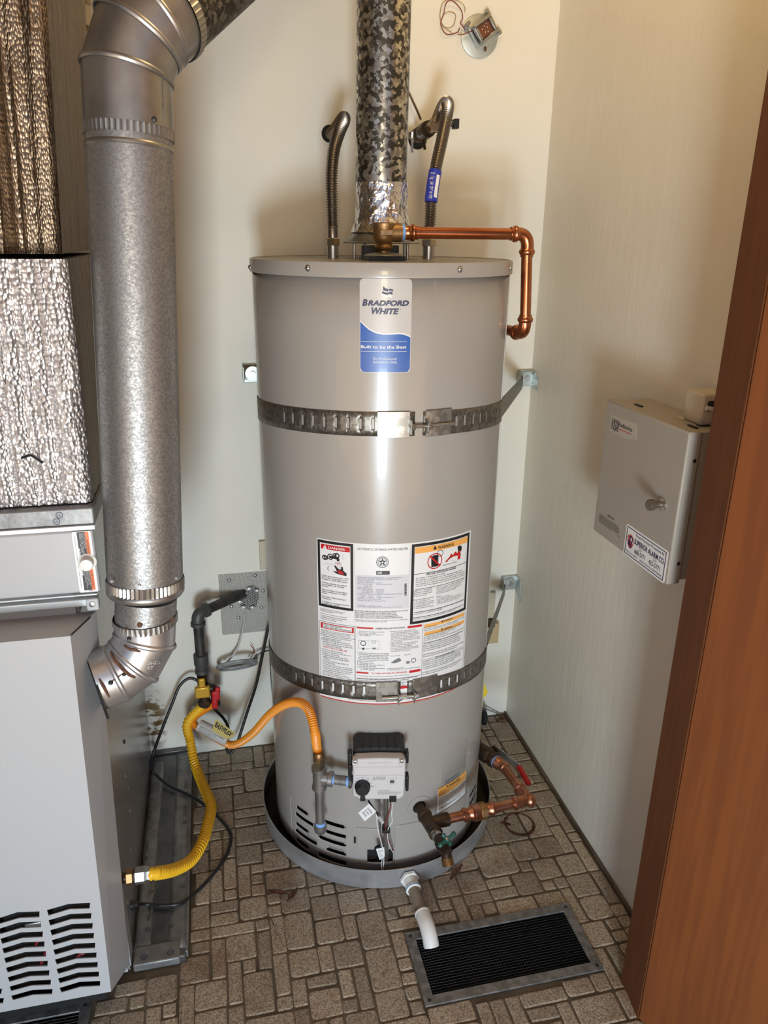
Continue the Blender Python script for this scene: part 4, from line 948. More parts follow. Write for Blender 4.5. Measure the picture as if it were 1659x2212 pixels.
def clamp(root, zc, tl, tr_, hgt, bolt0, bolt1, head_left, zb):
    # plates folded over the two ends and the bolt that draws them together
    for (ta, tb, nm) in ((tl[0], tl[1], 'clamp_plate'), (tr_[0], tr_[1], 'clamp_plate')):
        mb = MB(); vs = []; n = 8
        for i in range(n + 1):
            t = ta + (tb - ta)*i/n; vs += [tp(t, zc - hgt/2, .0035), tp(t, zc + hgt/2, .0035), tp(t, zc + hgt/2, .0052), tp(t, zc - hgt/2, .0052)]
        mb.add(vs, [(i*4 + k, i*4 + (k + 1) % 4, i*4 + 4 + (k + 1) % 4, i*4 + 4 + k) for i in range(n) for k in range(4)] + [(0, 1, 2, 3), tuple(4*n + k for k in (3, 2, 1, 0))])
        # the ear bent outwards that the bolt passes through
        te = tl[1] if ta == tl[0] else tr_[0]; p = tp(te, zb, .011); nn = V((math.cos(te), math.sin(te), 0)); tt = V((-nn.y, nn.x, 0))
        mb.box(p, (.0018, .020, hgt*.55), (tt, nn, V(ZU)))
        obj(nm, mb, m_strap2, root, bevel=.0006)
    a, b_ = tp(bolt0, zb, .013), tp(bolt1, zb, .013); d = (b_ - a).normalized()
    bo = MB().cyl(a, b_, .0032, n=12); bolt = obj('bolt', bo, m_steel, root)
    h = MB(); q = a if head_left else b_; s = -1 if head_left else 1
    te = tl[1]; e1 = tp(tl[1], zb, .013); e2 = tp(tr_[0], zb, .013)
    h.cyl(e1 + d*.001, e1 + d*.0025, .0085, n=20).cyl(e1 + d*.0025, e1 + d*.008, .0062, n=6); h.cyl(e2 + d*.0015, e2 + d*.0035, .0085, n=20).cyl(e2 + d*.0035, e2 + d*.010, .0062, n=6)
    obj('nut', h, m_steel, bolt, ang=20)
m_strap2 = mat('clamp_steel', (0.30, 0.285, 0.26), 0.38, 0.85, c2=(0.44, 0.42, 0.39), scale=90, lo=.3, hi=.8, vor=True)
clamp(s1, zc1 - .001, (th_(815, 925), th_(884, 925)), (th_(918, 925), th_(972, 920)), .051, th_(882, 927), th_(972, 927), True, zc1 - .004)
clamp(s2, zc2 - .001, (th_(812, 1490), th_(858, 1490)), (th_(890, 1488), th_(942, 1480)), .049, th_(825, 1495), th_(892, 1495), False, zc2 - .012)
def bracket(name, label, c, side, tail):
    t = thing(name, label, 'bracket', c)
    mb = MB(); s = 1
    mb.box(c + V((0, .010, 0)), (.044, .003, .044)).box(c + V((0, .0165, .0205)), (.044, .016, .003))
    mb.box(c + V((-.0235, .004, 0)), (.003, .030, .040)) 
    o = obj('plate', mb, m_zinc, t, bevel=.001)
    if tail:
        mb = MB(); z = c.z; x = XR - .003
        mb.prism([(x, c.y + .016, z + .022), (x, c.y - .015, z + .020), (x, c.y - .030, z + .004 - tail), (x, c.y - .026, z - .022 - tail), (x, c.y + .014, z - .02 - tail*.3)], (.0026, 0, 0)); obj('side_wing', mb, m_zinc, t, bevel=.0008)
    mb = MB().cyl(c + V((0, .009, 0)), c + V((0, .0045, 0)), .019, n=32); w_ = obj('washer', mb, m_zinc, t, bevel=.0006)
    mb = MB().cyl(c + V((0, .0045, 0)), c + V((0, -.002, 0)), .0075, n=6); obj('bolt_head', mb, m_steel, w_, ang=20, smooth=False)
c_ = atY(1140, 818, YB - .02); bracket('wall_bracket', 'upper zinc corner bracket with round washer on the right wall corner', c_, 'R', .006)
c_ = atY(1103, 1262, YB - .02); bracket('wall_bracket', 'lower zinc corner bracket with round washer and slanted wing', c_, 'R', .03)
c_ = atY(546, 808, YB - .02); bracket('wall_bracket', 'small zinc bracket half hidden behind the left edge of the tank', c_, 'L', 0)

# ================================================================== TANK FLUE PIPE
tag_ = tag
flue = thing('flue_pipe', 'mottled galvanised vent pipe rising from the top of the tank', 'vent pipe', (TX, TY, 1.474))
p1 = V((TX - .002, TY, 1.553)); p2 = V((TX + .006, TY, 2.40))
ft = MB().cyl(p1, p2, .0515, n=64); obj('pipe', ft, m_spangle, flue)
obj('pipe_seam', MB().tube([p1 + V((.047, -.022, 0)), p2 + V((.047, -.022, 0))], .0012, 6), m_galvd, flue)
mb = MB(); nz_, nn = 40, 96; vs = []
for j in range(nz_ + 1):
    z = 1.462 + (1.557 - 1.462)*j/nz_
    prof_r = .0535 + (.0, .0)[0] + (max(0, (1.500 - z)/.038))**1.5*.010
    for k in range(nn):
        a = 2*PI*k/nn; wv = noise.noise(V((math.cos(a)*3.2, math.sin(a)*3.2, z*42))) + .6*noise.noise(V((math.cos(a)*8, math.sin(a)*8, z*95)))
        r = prof_r + wv*.0022*min(1, (nz_ - j)/6 + .15); vs.append((TX + math.cos(a)*r, TY + math.sin(a)*r, z))
mb.add(vs, [(j*nn + k, j*nn + (k + 1) % nn, (j + 1)*nn + (k + 1) % nn, (j + 1)*nn + k) for j in range(nz_) for k in range(nn)])
obj('foil_tape', mb, m_foil, flue, ang=60)

# ================================================================== FLEXIBLE WATER HOSES
def hose(name, label, base, pts, end_r=.0095):
    t = thing(name, label, 'water hose', base)
    b0 = V(base)
    nip = MB().cyl(b0, b0 + V((0, 0, .030)), .0125, n=24); obj('nipple', nip, m_steel, t)
    nut = MB().lathe(b0 + V((0, 0, .026)), ZU, [(.0135, 0), (.015, .001), (.015, .013), (.0130, .0145)], 6); obj('nut', nut, m_brass, t, ang=20)
    slv = MB().lathe(b0 + V((0, 0, .040)), ZU, [(.0105, 0), (.0105, .022), (.0115, .024)], 24); obj('sleeve', slv, m_sstl, t)
    cor = corrugated([b0 + V((0, 0, .060))] + pts, .0128, .0042, .0050, 16); obj('corrugated_tube', cor, m_sstl, t, ang=80)
    return t
hb = V((.262, 1.655, E_top - .001))
def onvert(px, py, y): return atY(px, py, y)
hl = hose('water_hose', 'corrugated steel water hose on the left of the flue pipe', hb, [onvert(717, 440, 1.655), onvert(716, 380, 1.66), onvert(721, 325, 1.672), onvert(733, 285, 1.69), onvert(743, 262, 1.715), onvert(743, 254, 1.75), onvert(736, 262, 1.80), onvert(725, 278, 1.87), onvert(714, 289, 1.945)])
eh = MB(); e = atY(712, 289, YB - .001); eh.lathe(e, (0, -1, 0), [(.019, -.004), (.019, .0006), (.012, .0008)], 24); obj('wall_hole', eh, m_dark, hl)
hb2 = V((.4595, 1.62, E_top - .001))
HR = [onvert(929, 480, 1.62), onvert(932, 425, 1.625), onvert(941, 365, 1.635), onvert(954, 305, 1.65), onvert(964, 255, 1.668), onvert(968, 228, 1.69), onvert(964, 221, 1.715), onvert(955, 232, 1.745), onvert(945, 255, 1.77), onvert(937, 272, 1.785)]
hr = hose('water_hose', 'corrugated steel water hose with a blue wrap to the right of the flue pipe', hb2, HR)
seg = [p for p in spline([hb2 + V((0, 0, .06))] + HR, 16)]
i0 = min(range(len(seg)), key=lambda i: (seg[i] - onvert(925, 434, 1.625)).length); i1 = min(range(len(seg)), key=lambda i: (seg[i] - onvert(941, 368, 1.635)).length)
lab = MB().tube(seg[min(i0, i1):max(i0, i1) + 1], .0134, 20); bw = obj('blue_wrap', lab, m_dblue, hr)
# printed rows on the wrap
pr_ = MB(); sA = seg[min(i0, i1)]; sB = seg[max(i0, i1)]; ax = (sB - sA).normalized(); tov = (EYE - sA).normalized(); sx = ax.cross(tov).normalized() * -1; fx = ax.cross(sx).normalized(); fx = fx if fx.dot(tov) > 0 else -fx
def wrapf(x, y):
    a = x; q = seg[min(i0, i1) + int(y*(abs(i1 - i0) - .01))]; return q + (sx*math.sin(a) + fx*math.cos(a))*.0137
put_text(pr_, 'WARNING\nDO NOT\nOVERBEND\nCONNECT\nWATER\nHEATER\nONLY\nCHECK\nLEAKS\nYEARLY', -.1, .75, .08, .9, wrapf); obj('lettering', pr_, m_paper2, bw, smooth=False, fix=False)
pr_ = MB(); grid_patch(pr_, -.95, -.35, .12, .88, wrapf, 4, 6); obj('white_panel', pr_, m_paper, bw)
# shut-off valve on the cold pipe behind the right hose
cvt = thing('shutoff_valve', 'dark brass shut-off valve on the wall pipe behind the right hose', 'valve', atY(898, 293, YB))
va, vb_ = atY(938, 271, 1.785), atY(893, 298, YB)
d = (vb_ - va).normalized(); L_ = (vb_ - va).length
body = MB().lathe(va, d, [(.0135, -.012), (.0150, -.010), (.0150, .006), (.012, .008), (.0125, L_*.22), (.0175, L_*.25), (.0185, L_*.42), (.0150, L_*.52), (.0145, L_*.6), (.0165, L_*.62), (.0165, L_*.78), (.0115, L_*.8), (.0115, L_)], 28); obj('body', body, m_brassd, cvt)
body = MB().lathe(va, d, [(.0165, -.020), (.0165, .0), (.0140, .001)], 6); obj('nut', body, m_brass, cvt, ang=20)
pm = va.lerp(vb_, .55)
st = MB().cyl(pm, pm + V((.004, -.012, -.036)), .0035, n=10); obj('drain_stem', st, m_brassd, cvt)
st = MB().cyl(atY(985, 268, 1.81), va.lerp(vb_, .3), .004, n=10).box(atY(984, 268, 1.81), (.012, .020, .020)); obj('handle', st, m_black, cvt, bevel=.003)
st = MB(); q = atY(890, 291, 1.90); st.lathe(q, (0, -.2, 1), [(.004, -.01), (.009, -.006), (.009, .006), (.004, .008)], 12).box(q + V((0, -.004, -.022)), (.005, .003, .032)); obj('bonding_clamp', st, m_sstl, cvt)
ah = MB().lathe(atY(902, 300, YB - .0005), (0, -1, 0), [(.024, -.004), (.023, .0008), (.01, .001)], 20); obj('wall_hole', ah, m_dark, cvt)
wr_ = MB().tube(spline([atY(868, 190, 1.93), atY(882, 200, 1.93), atY(893, 222, 1.93), atY(904, 246, 1.925), atY(909, 258, 1.92)]), .0024, 8)
tag(obj('ground_wire', wr_, m_brassd), 'thin dark ground wire from behind the flue pipe to the brass shut-off valve', 'wire')

# ================================================================== RELIEF PIPE (copper)
rp = thing('relief_pipe', 'copper discharge pipe running right from the relief valve, down, then to the wall', 'copper pipe', (TPX + .05, TPY, 1.462))
y_ = TPY - .012; zt = 1.462
xa, xb = TPX + .034, atY(1141, 505, y_).x
zb_ = atY(1128, 722, y_).z; yb_ = YB
xc = atY(1134, 700, y_).x
obj('thread_tape', MB().lathe((xa - .002, y_, zt), (1, 0, 0), [(.0165, 0), (.0165, .008)], 24), m_blue_tape, rp)
R_ = .0112
obj('straight_pipe', MB().cyl((xa + .006, y_, zt), (xb - .03, y_, zt), R_, n=28), m_copper, rp)
def presscup(o, d, L=.030, r=R_):  # press fitting end with its bead
    return MB().lathe(o, d, [(r + .0016, 0), (r + .0016, .006), (r + .0045, .008), (r + .0052, .0105), (r + .0045, .013), (r + .0018, .015), (r + .0018, .017), (r + .0030, .019), (r + .0018, .021), (r + .0018, L)], 28)
obj('press_adapter', presscup((xa + .034, y_, zt), (-1, 0, 0), .030), m_copper, rp)
def elbow(a, b_, c, r, rad, cup=True):
    mb = MB().tube(fillet([a, b_, c], rad, 10), r + .0018, 28)
    for p in (a, c):
        d = (p - b_).normalized(); mb.lathe(p - d*.012, d, [(r + .0020, 0), (r + .0045, .003), (r + .0052, .006), (r + .0045, .009), (r + .0020, .012), (r + .0020, .016)], 28)
    return mb
e1 = V((xb, y_, zt)); e2 = V((xc, y_, zb_))
obj('elbow', elbow(e1 - V((.034, 0, 0)), e1, e1 - V((0, 0, .040)), R_, .024), m_copper, rp)
obj('drop_pipe', MB().cyl(e1 - V((0, 0, .036)), e2 + V((0, 0, .034)), R_, n=28), m_copper, rp)
obj('elbow', elbow(e2 + V((0, 0, .036)), e2, e2 + V((-.004, .040, 0)), R_, .024), m_copper, rp)
obj('wall_pipe', MB().cyl(e2 + V((-.003, .03, 0)), V((xc - .03, YB - .001, zb_)), R_, n=28), m_copper, rp)

# ================================================================== DRAIN LINE (tank spud, tee, hose bib, copper, ball valve)
dl = thing('drain_line', 'brass drain tee and copper pipe leading from the tank to the right wall', 'drain pipe', N0 + n0*.03)
zc = N0.z
tc = N0 + n0*.058
obj('spud_nipple', MB().cyl(N0 - n0*.006, N0 + n0*.035, .0125, n=24), m_brassd, dl)
px_ = V((.6655, 1.342, zc)); pd = (px_ - tc).normalized(); pd = V((pd.x, pd.y, 0)).normalized()
te = MB().lathe(N0 + n0*.028, n0, [(.0165, 0), (.0172, .003), (.0172, .009), (.0155, .011), (.0155, .058), (.0165, .060), (.0165, .066), (.0150, .067)], 28)
te.lathe(tc, pd, [(.0145, 0), (.0145, .026), (.0158, .028), (.0158, .046), (.0145, .047)], 28); obj('tee', te, m_brassd, dl)
obj('straight_pipe', MB().cyl(tc + pd*.04, px_ - pd*.03, .0112, n=28), m_copperp, dl)
um = tc.lerp(px_, .50); Lu = (px_ - tc).length
un = MB().lathe(um - pd*.044, pd, [(.013, 0), (.0165, .004), (.0165, .008), (.0132, .011), (.0132, .016), (.0160, .020), (.0160, .024)], 28); obj('union_end', un, m_copperp, dl)
un = MB().lathe(um - pd*.022, pd, [(.0150, 0), (.0195, .003), (.0195, .018), (.0180, .020)], 28); obj('union_body', un, m_copperp, dl)
un = MB().lathe(um - pd*.003, pd, [(.0185, 0), (.0205, .001), (.0205, .016), (.0185, .017)], 8); obj('union_nut', un, m_bronze, dl, ang=20)
un = MB().lathe(um + pd*.014, pd, [(.0135, 0), (.0135, .008), (.0165, .012), (.0172, .015), (.0165, .018), (.0132, .021), (.0132, .026)], 28); obj('union_end', un, m_copperp, dl)
q2 = V((.650, 1.470, zc)); bd = (q2 - px_).normalized()
eb = MB().tube(fillet([px_ - pd*.042, px_, px_ + bd*.045], .018, 8), .0135, 28)
for (p, d) in ((px_ - pd*.036, -pd), (px_ + bd*.040, bd)): eb.lathe(p - d*.006, d, [(.0138, 0), (.0165, .003), (.0165, .008), (.0138, .011)], 28)
eb.sphere(px_ + (pd*.6 - bd*.4).normalized()*.004, .0165); obj('elbow', eb, m_copperp, dl)
obj('straight_pipe', MB().cyl(px_ + bd*.03, q2, .0112, n=28), m_copperp, dl)
vv = atZ(1072, 1645, zc); vd = V((vv.x - q2.x, vv.y - q2.y, 0)).normalized()
ad = MB().lathe(q2 - vd*.012, vd, [(.0135, 0), (.0160, .004), (.0135, .008), (.0150, .022), (.0165, .024), (.0165, .034)], 28); obj('adapter', ad, m_copperp, dl)
ad = MB().lathe(q2 + vd*.018, vd, [(.0165, 0), (.0165, .010)], 24); obj('thread_tape', ad, m_blue_tape, dl)
bvs = q2 + vd*.024
bv = MB().lathe(bvs, vd, [(.0165, 0), (.0205, .003), (.0205, .014), (.017, .018), (.0215, .026), (.0215, .046), (.017, .054), (.0195, .056), (.0195, .070), (.0145, .072)], 10); obj('ball_valve', bv, m_brassd, dl, ang=30)
hub = bvs + vd*.034
sv = V((-vd.y, vd.x, 0)); sv = sv if sv.x > 0 else -sv
obj('valve_stem', MB().cyl(hub, hub + sv*.034, .0075, n=14).lathe(hub + sv*.028, sv, [(.011, 0), (.011, .006)], 6), m_brassd, dl, ang=25)
h0 = hub + sv*.034; hA = atZ(1122, 1658, zc); hB = atZ(1143, 1695, zc - .01)
lev = MB(); lev.prism([h0 + V((0, 0, .010)), h0 + V((0, 0, -.010)), hA + V((0, 0, -.009)), hA + V((0, 0, .009))], sv*.0025); obj('lever', lev, m_zinc, dl, bevel=.0006)
grip = MB().tube(spline([hA - (hB - hA)*.05, hA.lerp(hB, .5), hB]), [.007]*8 + [.0075]*8 + [.005], 10); obj('red_grip', grip, m_red, dl)
e_ = bvs + vd*.070
cs = MB().cyl(e_ - vd*.002, e_ + vd*.022, .0145, n=20); obj('nipple', cs, m_irong, dl)
fe = e_ + vd*.038
iron = MB().tube(fillet([fe - vd*.026, fe + vd*.004, fe + V((-.052, .03, .008))], .02, 8), .0195, 20)
iron.lathe(fe - vd*.024, -vd, [(.0195, 0), (.0235, .002), (.0235, .011), (.018, .012)], 24).lathe(fe + V((-.035, .02, .006)), V((-.052, .03, .008)), [(.0195, 0), (.0235, .002), (.0235, .012), (.018, .014)], 24); obj('iron_elbow', iron, m_irong, dl)
end = fe + V((-.052, .03, .008)); obj('branch_pipe', MB().cyl(end - V((-.01, .006, 0)), V((end.x - .05, YB - .02, zc + .02)), .0165, n=20), m_irong, dl)
# hose bib
hbq = N0 + n0*.090
hbp = thing('hose_bib', 'small bronze drain valve with a green cross handle at the tank base', 'valve', hbq)
dn_ = (n0 + V((0, 0, -.05))).normalized()
obj('coupling', MB().lathe(hbq, n0, [(.0128, 0), (.0128, .016)], 24), m_steel, hbp)
bb = MB().lathe(hbq + n0*.012, n0, [(.0125, 0), (.0128, .012), (.0165, .018), (.0165, .034), (.0135, .040), (.012, .050)], 8)
bb.cyl(hbq + n0*.045, hbq + n0*.064 + V((0, 0, -.020)), .0115, n=18); obj('body', bb, m_brassd, hbp, ang=30)
sp = hbq + n0*.058 + V((0, 0, -.014)); so2 = hbq + n0*.072 + V((0, 0, -.036))
sd_ = (so2 - sp).normalized()
th2 = MB().lathe(sp, sd_, [(.0115, 0), (.0135, .006), (.0125, .007), (.0135, .009), (.0125, .011), (.0135, .013), (.0125, .015), (.0135, .018), (.010, .018), (.009, .004)], 24); obj('threaded_outlet', th2, m_bronze, hbp)
st0 = hbq + n0*.040; sdir = V((n0.x*.45, n0.y*.45, .9)).normalized(); hc = st0 + sdir*.034
obj('bonnet', MB().lathe(st0, sdir, [(.012, 0), (.012, .012), (.0085, .015), (.0085, .024), (.004, .025), (.004, .034)], 8), m_brassd, hbp, ang=25)
hx = r0; hy = sdir.cross(hx).normalized()
hd_ = MB()
for a in (0, 1, 2, 3):
    dd = hx*math.cos(a*PI/2 + .35) + hy*math.sin(a*PI/2 + .35); ln = .025 if a % 2 == 0 else .014
    hd_.tube([hc, hc + dd*ln*.6, hc + dd*ln*.85, hc + dd*ln], [.0036, .0040, .0058, .0035], 12)
hd_.lathe(hc - sdir*.004, sdir, [(.007, 0), (.007, .006)], 16)
g_ = obj('handle', hd_, m_green, hbp)
obj('handle_screw', MB().lathe(hc + sdir*.002, sdir, [(.0042, 0), (.0040, .002), (.002, .003)], 14), m_steel, g_)

# ================================================================== PAN DRAIN PIPE
pd0 = V((.3745, 1.3365, .0315)); pth = atZ(915, 1980, .028); ed = V((pth.x - pd0.x, pth.y - pd0.y, -.003)).normalized()
pdp = thing('pan_drain_pipe', 'white plastic drain fitting and dirty pipe from the pan ending in a white elbow', 'drain pipe', pd0)
obj('hex_flange', MB().lathe(pd0 + ed*.001, ed, [(.021, 0), (.023, .001), (.023, .008), (.021, .009)], 6), m_white, pdp, ang=20)
prof = [(.0165, .006)] + [(.0168 if i % 2 == 0 else .0150, .009 + i*.0014) for i in range(14)] + [(.0165, .030), (.0180, .031), (.0180, .038), (.0150, .039)]
obj('threaded_adapter', MB().lathe(pd0, ed, prof, 28), m_white, pdp)
obj('thread_tape', MB().lathe(pd0 + ed*.034, ed, [(.0182, 0), (.0182, .0025)], 24), m_blue_tape, pdp)
p_end = pd0 + ed*.118
obj('dirty_pipe', MB().cyl(pd0 + ed*.034, p_end, .0137, n=28), m_pvcd, pdp)
le = p_end + ed*.030
obj('elbow', MB().tube(fillet([p_end - ed*.014, le, le + ed*.020 + V((0, 0, -.024))], .024, 12), .0172, 28).lathe(p_end - ed*.012, -ed, [(.0172, 0), (.018, .001), (.018, .004), (.0145, .005)], 28), m_white, pdp)

# ================================================================== GAS PIPING
gp = thing('gas_pipe', 'black iron gas pipe out of the left wall with an elbow and shut-off cocks', 'gas pipe', atY(530, 1285, YB))
gy = 1.85; ge = atY(426, 1326, gy); gw_ = V((.045, YB - .001, ge.z)); gl_ = ge.copy()
gr1 = .0134
obj('wall_pipe', MB().cyl(gw_, ge.lerp(gw_, .12), gr1, n=24), m_iron, gp)
gd1 = (gw_ - ge).normalized()
eb = MB().tube(fillet([ge + gd1*.034, ge, ge - V((0, 0, .034))], .02, 8), .0165, 24).lathe(ge + gd1*.022, gd1, [(.0165, 0), (.0195, .002), (.0195, .011), (.015, .012)], 24).lathe(ge - V((0, 0, .022)), (0, 0, -1), [(.0165, 0), (.0195, .002), (.0195, .011), (.015, .012)], 24)
obj('elbow', eb, m_irong, gp)
gv = atY(412, 1435, gy); gb = V((ge.x, ge.y, gv.z)); 
obj('drop_pipe', MB().cyl(ge - V((0, 0, .02)), gb + V((0, 0, .02)), gr1, n=24), m_iron, gp)
obj('reducer', MB().lathe(gb + V((0, 0, .030)), (0, 0, -1), [(.014, 0), (.0195, .002), (.0195, .030), (.017, .038), (.0165, .046), (.0185, .047), (.0185, .058), (.013, .060)], 24), m_irong, gp)
gt0 = gb - V((0, 0, .03))
tee = MB().cyl(gt0, gt0 - V((0, 0, .105)), .0150, n=20).lathe(gt0 - V((0, 0, .085)), (0, 0, -1), [(.0165, 0), (.0185, .003), (.0185, .016), (.015, .018)], 8)
tee.tube(fillet([gt0 - V((0, 0, .05)), gt0 + V((.030, 0, -.05)), gt0 + V((.030, 0, -.105))], .015, 6), .0125, 16)
obj('gas_cock_body', tee, m_brassd, gp)
hk = gt0 + V((-.002, -.018, -.028)); hm = MB()
hm.box(hk + V((0, -.008, .012)), (.018, .008, .030)).box(hk + V((0, -.010, -.014)), (.040, .014, .034)); obj('gold_handle', hm, m_ygold, gp, bevel=.005)
hr_ = gt0 + V((.032, -.022, -.062)); hm = MB()
hm.box(hr_, (.022, .012, .030)).box(hr_ + V((-.004, 0, -.026)), (.016, .011, .030)).box(hr_ + V((.006, 0, .016)), (.014, .011, .020)); obj('red_handle', hm, m_red, gp, bevel=.004)
# flexible connectors
yb0 = gt0 - V((0, 0, .098))
yf = thing('gas_hose', 'yellow corrugated gas hose drooping from the gas cock to the furnace side', 'gas hose', yb0)
fx_ = atX(262, 1897, -.249); fe0 = fx_ + V((.052, 0, 0))
YP = [yb0, atY(406, 1560, 1.845), atY(411, 1600, 1.84), atY(421, 1650, 1.80), atY(436, 1690, 1.73), atY(450, 1722, 1.65), atY(456, 1745, 1.60), atY(449, 1780, 1.53), atY(437, 1820, 1.46), atY(413, 1858, 1.40), atY(378, 1878, (fe0.y + 1.40)/2), atY(340, 1886, fe0.y + .003), fe0]
obj('corrugated_tube', corrugated(YP, .0140, .0036, .0094, 16), m_yellow, yf, ang=80)
nut = MB().lathe(fx_ + V((.010, 0, 0)), (1, 0, 0), [(.015, 0), (.0165, .001), (.0165, .012), (.0145, .013)], 6); obj('brass_nut', nut, m_bronze, yf, ang=20)
nut = MB().lathe(fx_ + V((.024, 0, 0)), (1, 0, 0), [(.0125, 0), (.0175, .004), (.0175, .022), (.0155, .026), (.0150, .032)], 6); obj('steel_nut', nut, m_galvs, yf, ang=20)
obj('stub_pipe', MB().cyl(fx_ - V((.01, 0, 0)), fx_ + V((.03, 0, 0)), .0108, n=20), m_brassd, yf)
ob0 = gt0 + V((.030, 0, -.10))
TE = tank(690, 1690, TR + .06)                       # tee of the tank's gas line
of = thing('gas_hose', 'orange corrugated gas hose looping from the gas cock to the tank control', 'gas hose', ob0)
un_top = V((TE.x, TE.y, atY(685, 1634, TE.y).z)); 
OP = [ob0, atY(418, 1552, 1.845), atY(428, 1572, 1.84), atY(455, 1588, 1.82), atY(488, 1606, 1.79), atY(512, 1607, 1.75), atY(545, 1585, 1.69), atY(580, 1546, 1.60), atY(612, 1523, 1.50), atY(645, 1517, 1.42), atY(667, 1534, 1.37), atY(680, 1580, 1.335), atY(684, 1612, TE.y + .003), un_top]
obj('corrugated_tube', corrugated(OP, .0104, .0022, .0040, 14), m_orange, of, ang=80)
# paper label folded over the hose
la, lb = atY(430, 1566, 1.825), atY(492, 1600, 1.785); ld = (lb - la).normalized()
lm = MB().tube([la, la.lerp(lb, .5), lb], [.0165, .018, .0165], 18); lo_ = obj('paper_sleeve', lm, m_paper2, of)
flap0, flap1 = atY(466, 1552, 1.80), atY(510, 1585, 1.77)
fp = MB().prism([la.lerp(lb, .45) + V((0, -.012, .012)), lb + V((0, -.012, .012)), flap1, flap0], (0, .0006, 0)); fo = obj('yellow_flap', fp, mat('yellow_paper', (.55, .43, .14), .5), of)
q0, q1, q2_, q3 = la.lerp(lb, .45) + V((0, -.012, .012)), lb + V((0, -.012, .012)), flap1, flap0
tx = MB(); nn_ = V((0, -.0006, 0)); put_text(tx, 'EASYFLEX', .06, .94, .42, .85, lambda x, y: q0.lerp(q1, x).lerp(q3.lerp(q2_, x), y) + nn_ + V((0, -.0004, 0)), bold=.03, shear=.15); obj('lettering', tx, m_ink, fo, smooth=False, fix=False)
tx = MB(); sxx = ld.cross(V((0, -1, 0))).normalized(); 
def slf(x, y):
    a = (y - .5)*1.9; p = la.lerp(lb, .05 + .9*x); return p + (V((0, -1, 0)) - ld*(-ld.y)).normalized()*.0186*math.cos(a) + sxx*(-1 if sxx.z < 0 else 1)*.0186*math.sin(a)
put_text(tx, 'FLEXIBLE GAS CONNECTOR - READ ALL WARNINGS\nDo not use on moving appliances or kink\nTest all joints with leak solution\nReplace connector with new appliance\nASSEMBLED IN CHINA', .05, .95, .1, .8, slf); obj('lettering', tx, m_inkg, lo_, smooth=False, fix=False)
# tee, nipple and drip leg at the tank control
gl2 = thing('drip_leg', 'galvanised gas tee, nipple and capped drip leg left of the control valve', 'gas fitting', TE)
obj('union_nut', MB().lathe(un_top + V((0, 0, .012)), (0, 0, -1), [(.0105, 0), (.0125, .003), (.0125, .018), (.0115, .020)], 24), m_bronze, gl2)
obj('union_hex', MB().lathe(un_top - V((0, 0, .008)), (0, 0, -1), [(.0130, 0), (.0138, .001), (.0138, .013), (.0125, .015)], 6), m_brass, gl2, ang=20)
obj('adapter', MB().lathe(un_top - V((0, 0, .021)), (0, 0, -1), [(.0125, 0), (.0128, .010), (.010, .012), (.010, .024)], 6), m_brass, gl2, ang=20)
G1 = G(gl(757, 1688, .045)[0], gl(757, 1688, .045)[1], .045)
hz = V((G1.x - TE.x, G1.y - TE.y, 0)).normalized(); TEc = V((TE.x, TE.y, G1.z))
tb = MB().lathe(TEc + V((0, 0, .030)), (0, 0, -1), [(.012, 0), (.0170, .001), (.0170, .009), (.0145, .011), (.0145, .048), (.0170, .050), (.0170, .058), (.012, .059)], 26)
tb.lathe(TEc, hz, [(.0135, 0), (.0135, .020), (.0170, .022), (.0170, .031), (.012, .032)], 26); obj('tee', tb, m_galvs, gl2)
obj('nipple', MB().cyl(TEc + hz*.028, G1 + hz*.004, .0108, n=24), m_galvd, gl2)
ta_ = MB().lathe(TEc + hz*.031, hz, [(.0112, 0), (.0112, .004)], 24).lathe(G1 - hz*.008, hz, [(.0112, 0), (.0112, .007)], 24); obj('thread_tape', ta_, m_blue_tape, gl2)
obj('inlet_flange', MB().lathe(G1 - hz*.002, hz, [(.015, 0), (.015, .005)], 8), m_irong, gl2, ang=25)
capz = tank(691, 1786, TR + .06).z
obj('drop_nipple', MB().cyl(TEc - V((0, 0, .026)), V((TEc.x, TEc.y, capz + .010)), .0108, n=24), m_galvs, gl2)
obj('thread_tape', MB().lathe((TEc.x, TEc.y, capz + .016), (0, 0, -1), [(.0114, 0), (.0114, .009)], 24), m_blue_tape, gl2)
obj('end_cap', MB().lathe((TEc.x, TEc.y, capz + .008), (0, 0, -1), [(.0115, 0), (.0150, .0015), (.0150, .010), (.0142, .017), (.011, .021), (.004, .022)], 26), m_galvs, gl2)

# ================================================================== FURNACE
YC, YP_ = 1.235, 1.135           # cabinet front, raised panel front
fur = thing('furnace', 'light grey furnace cabinet on the left with a slotted raised front panel', 'furnace', (-.45, 1.4, .01))
FX = -.249; FL = -.80
side_top = atY(215, 1103, YC).z
cab = MB().span((FL, YC + .0, .015), (FX - .004, YB - .006, side_top - .02)); obj('cabinet', cab, m_furn, fur)
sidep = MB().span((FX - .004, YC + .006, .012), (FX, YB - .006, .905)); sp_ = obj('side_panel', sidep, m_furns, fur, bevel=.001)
for (px, py) in ((285, 1504), (268, 1602), (254, 1699), (278, 1700), (272, 1675), (281, 1752), (283, 1834), (276, 1950)):
    q = atX(px, py, FX); s_ = MB().lathe(q, (1, 0, 0), [(.0052, 0), (.005, .0015), (.003, .0028), (.001, .003)], 10); obj('rivet', s_, m_black if py < 1650 else m_galvd, sp_)
strip = MB().span((FX - .004, YC + .008, .02), (FX + .0025, YC + .045, .85)); obj('corner_strip', strip, m_rail, fur, bevel=.001)
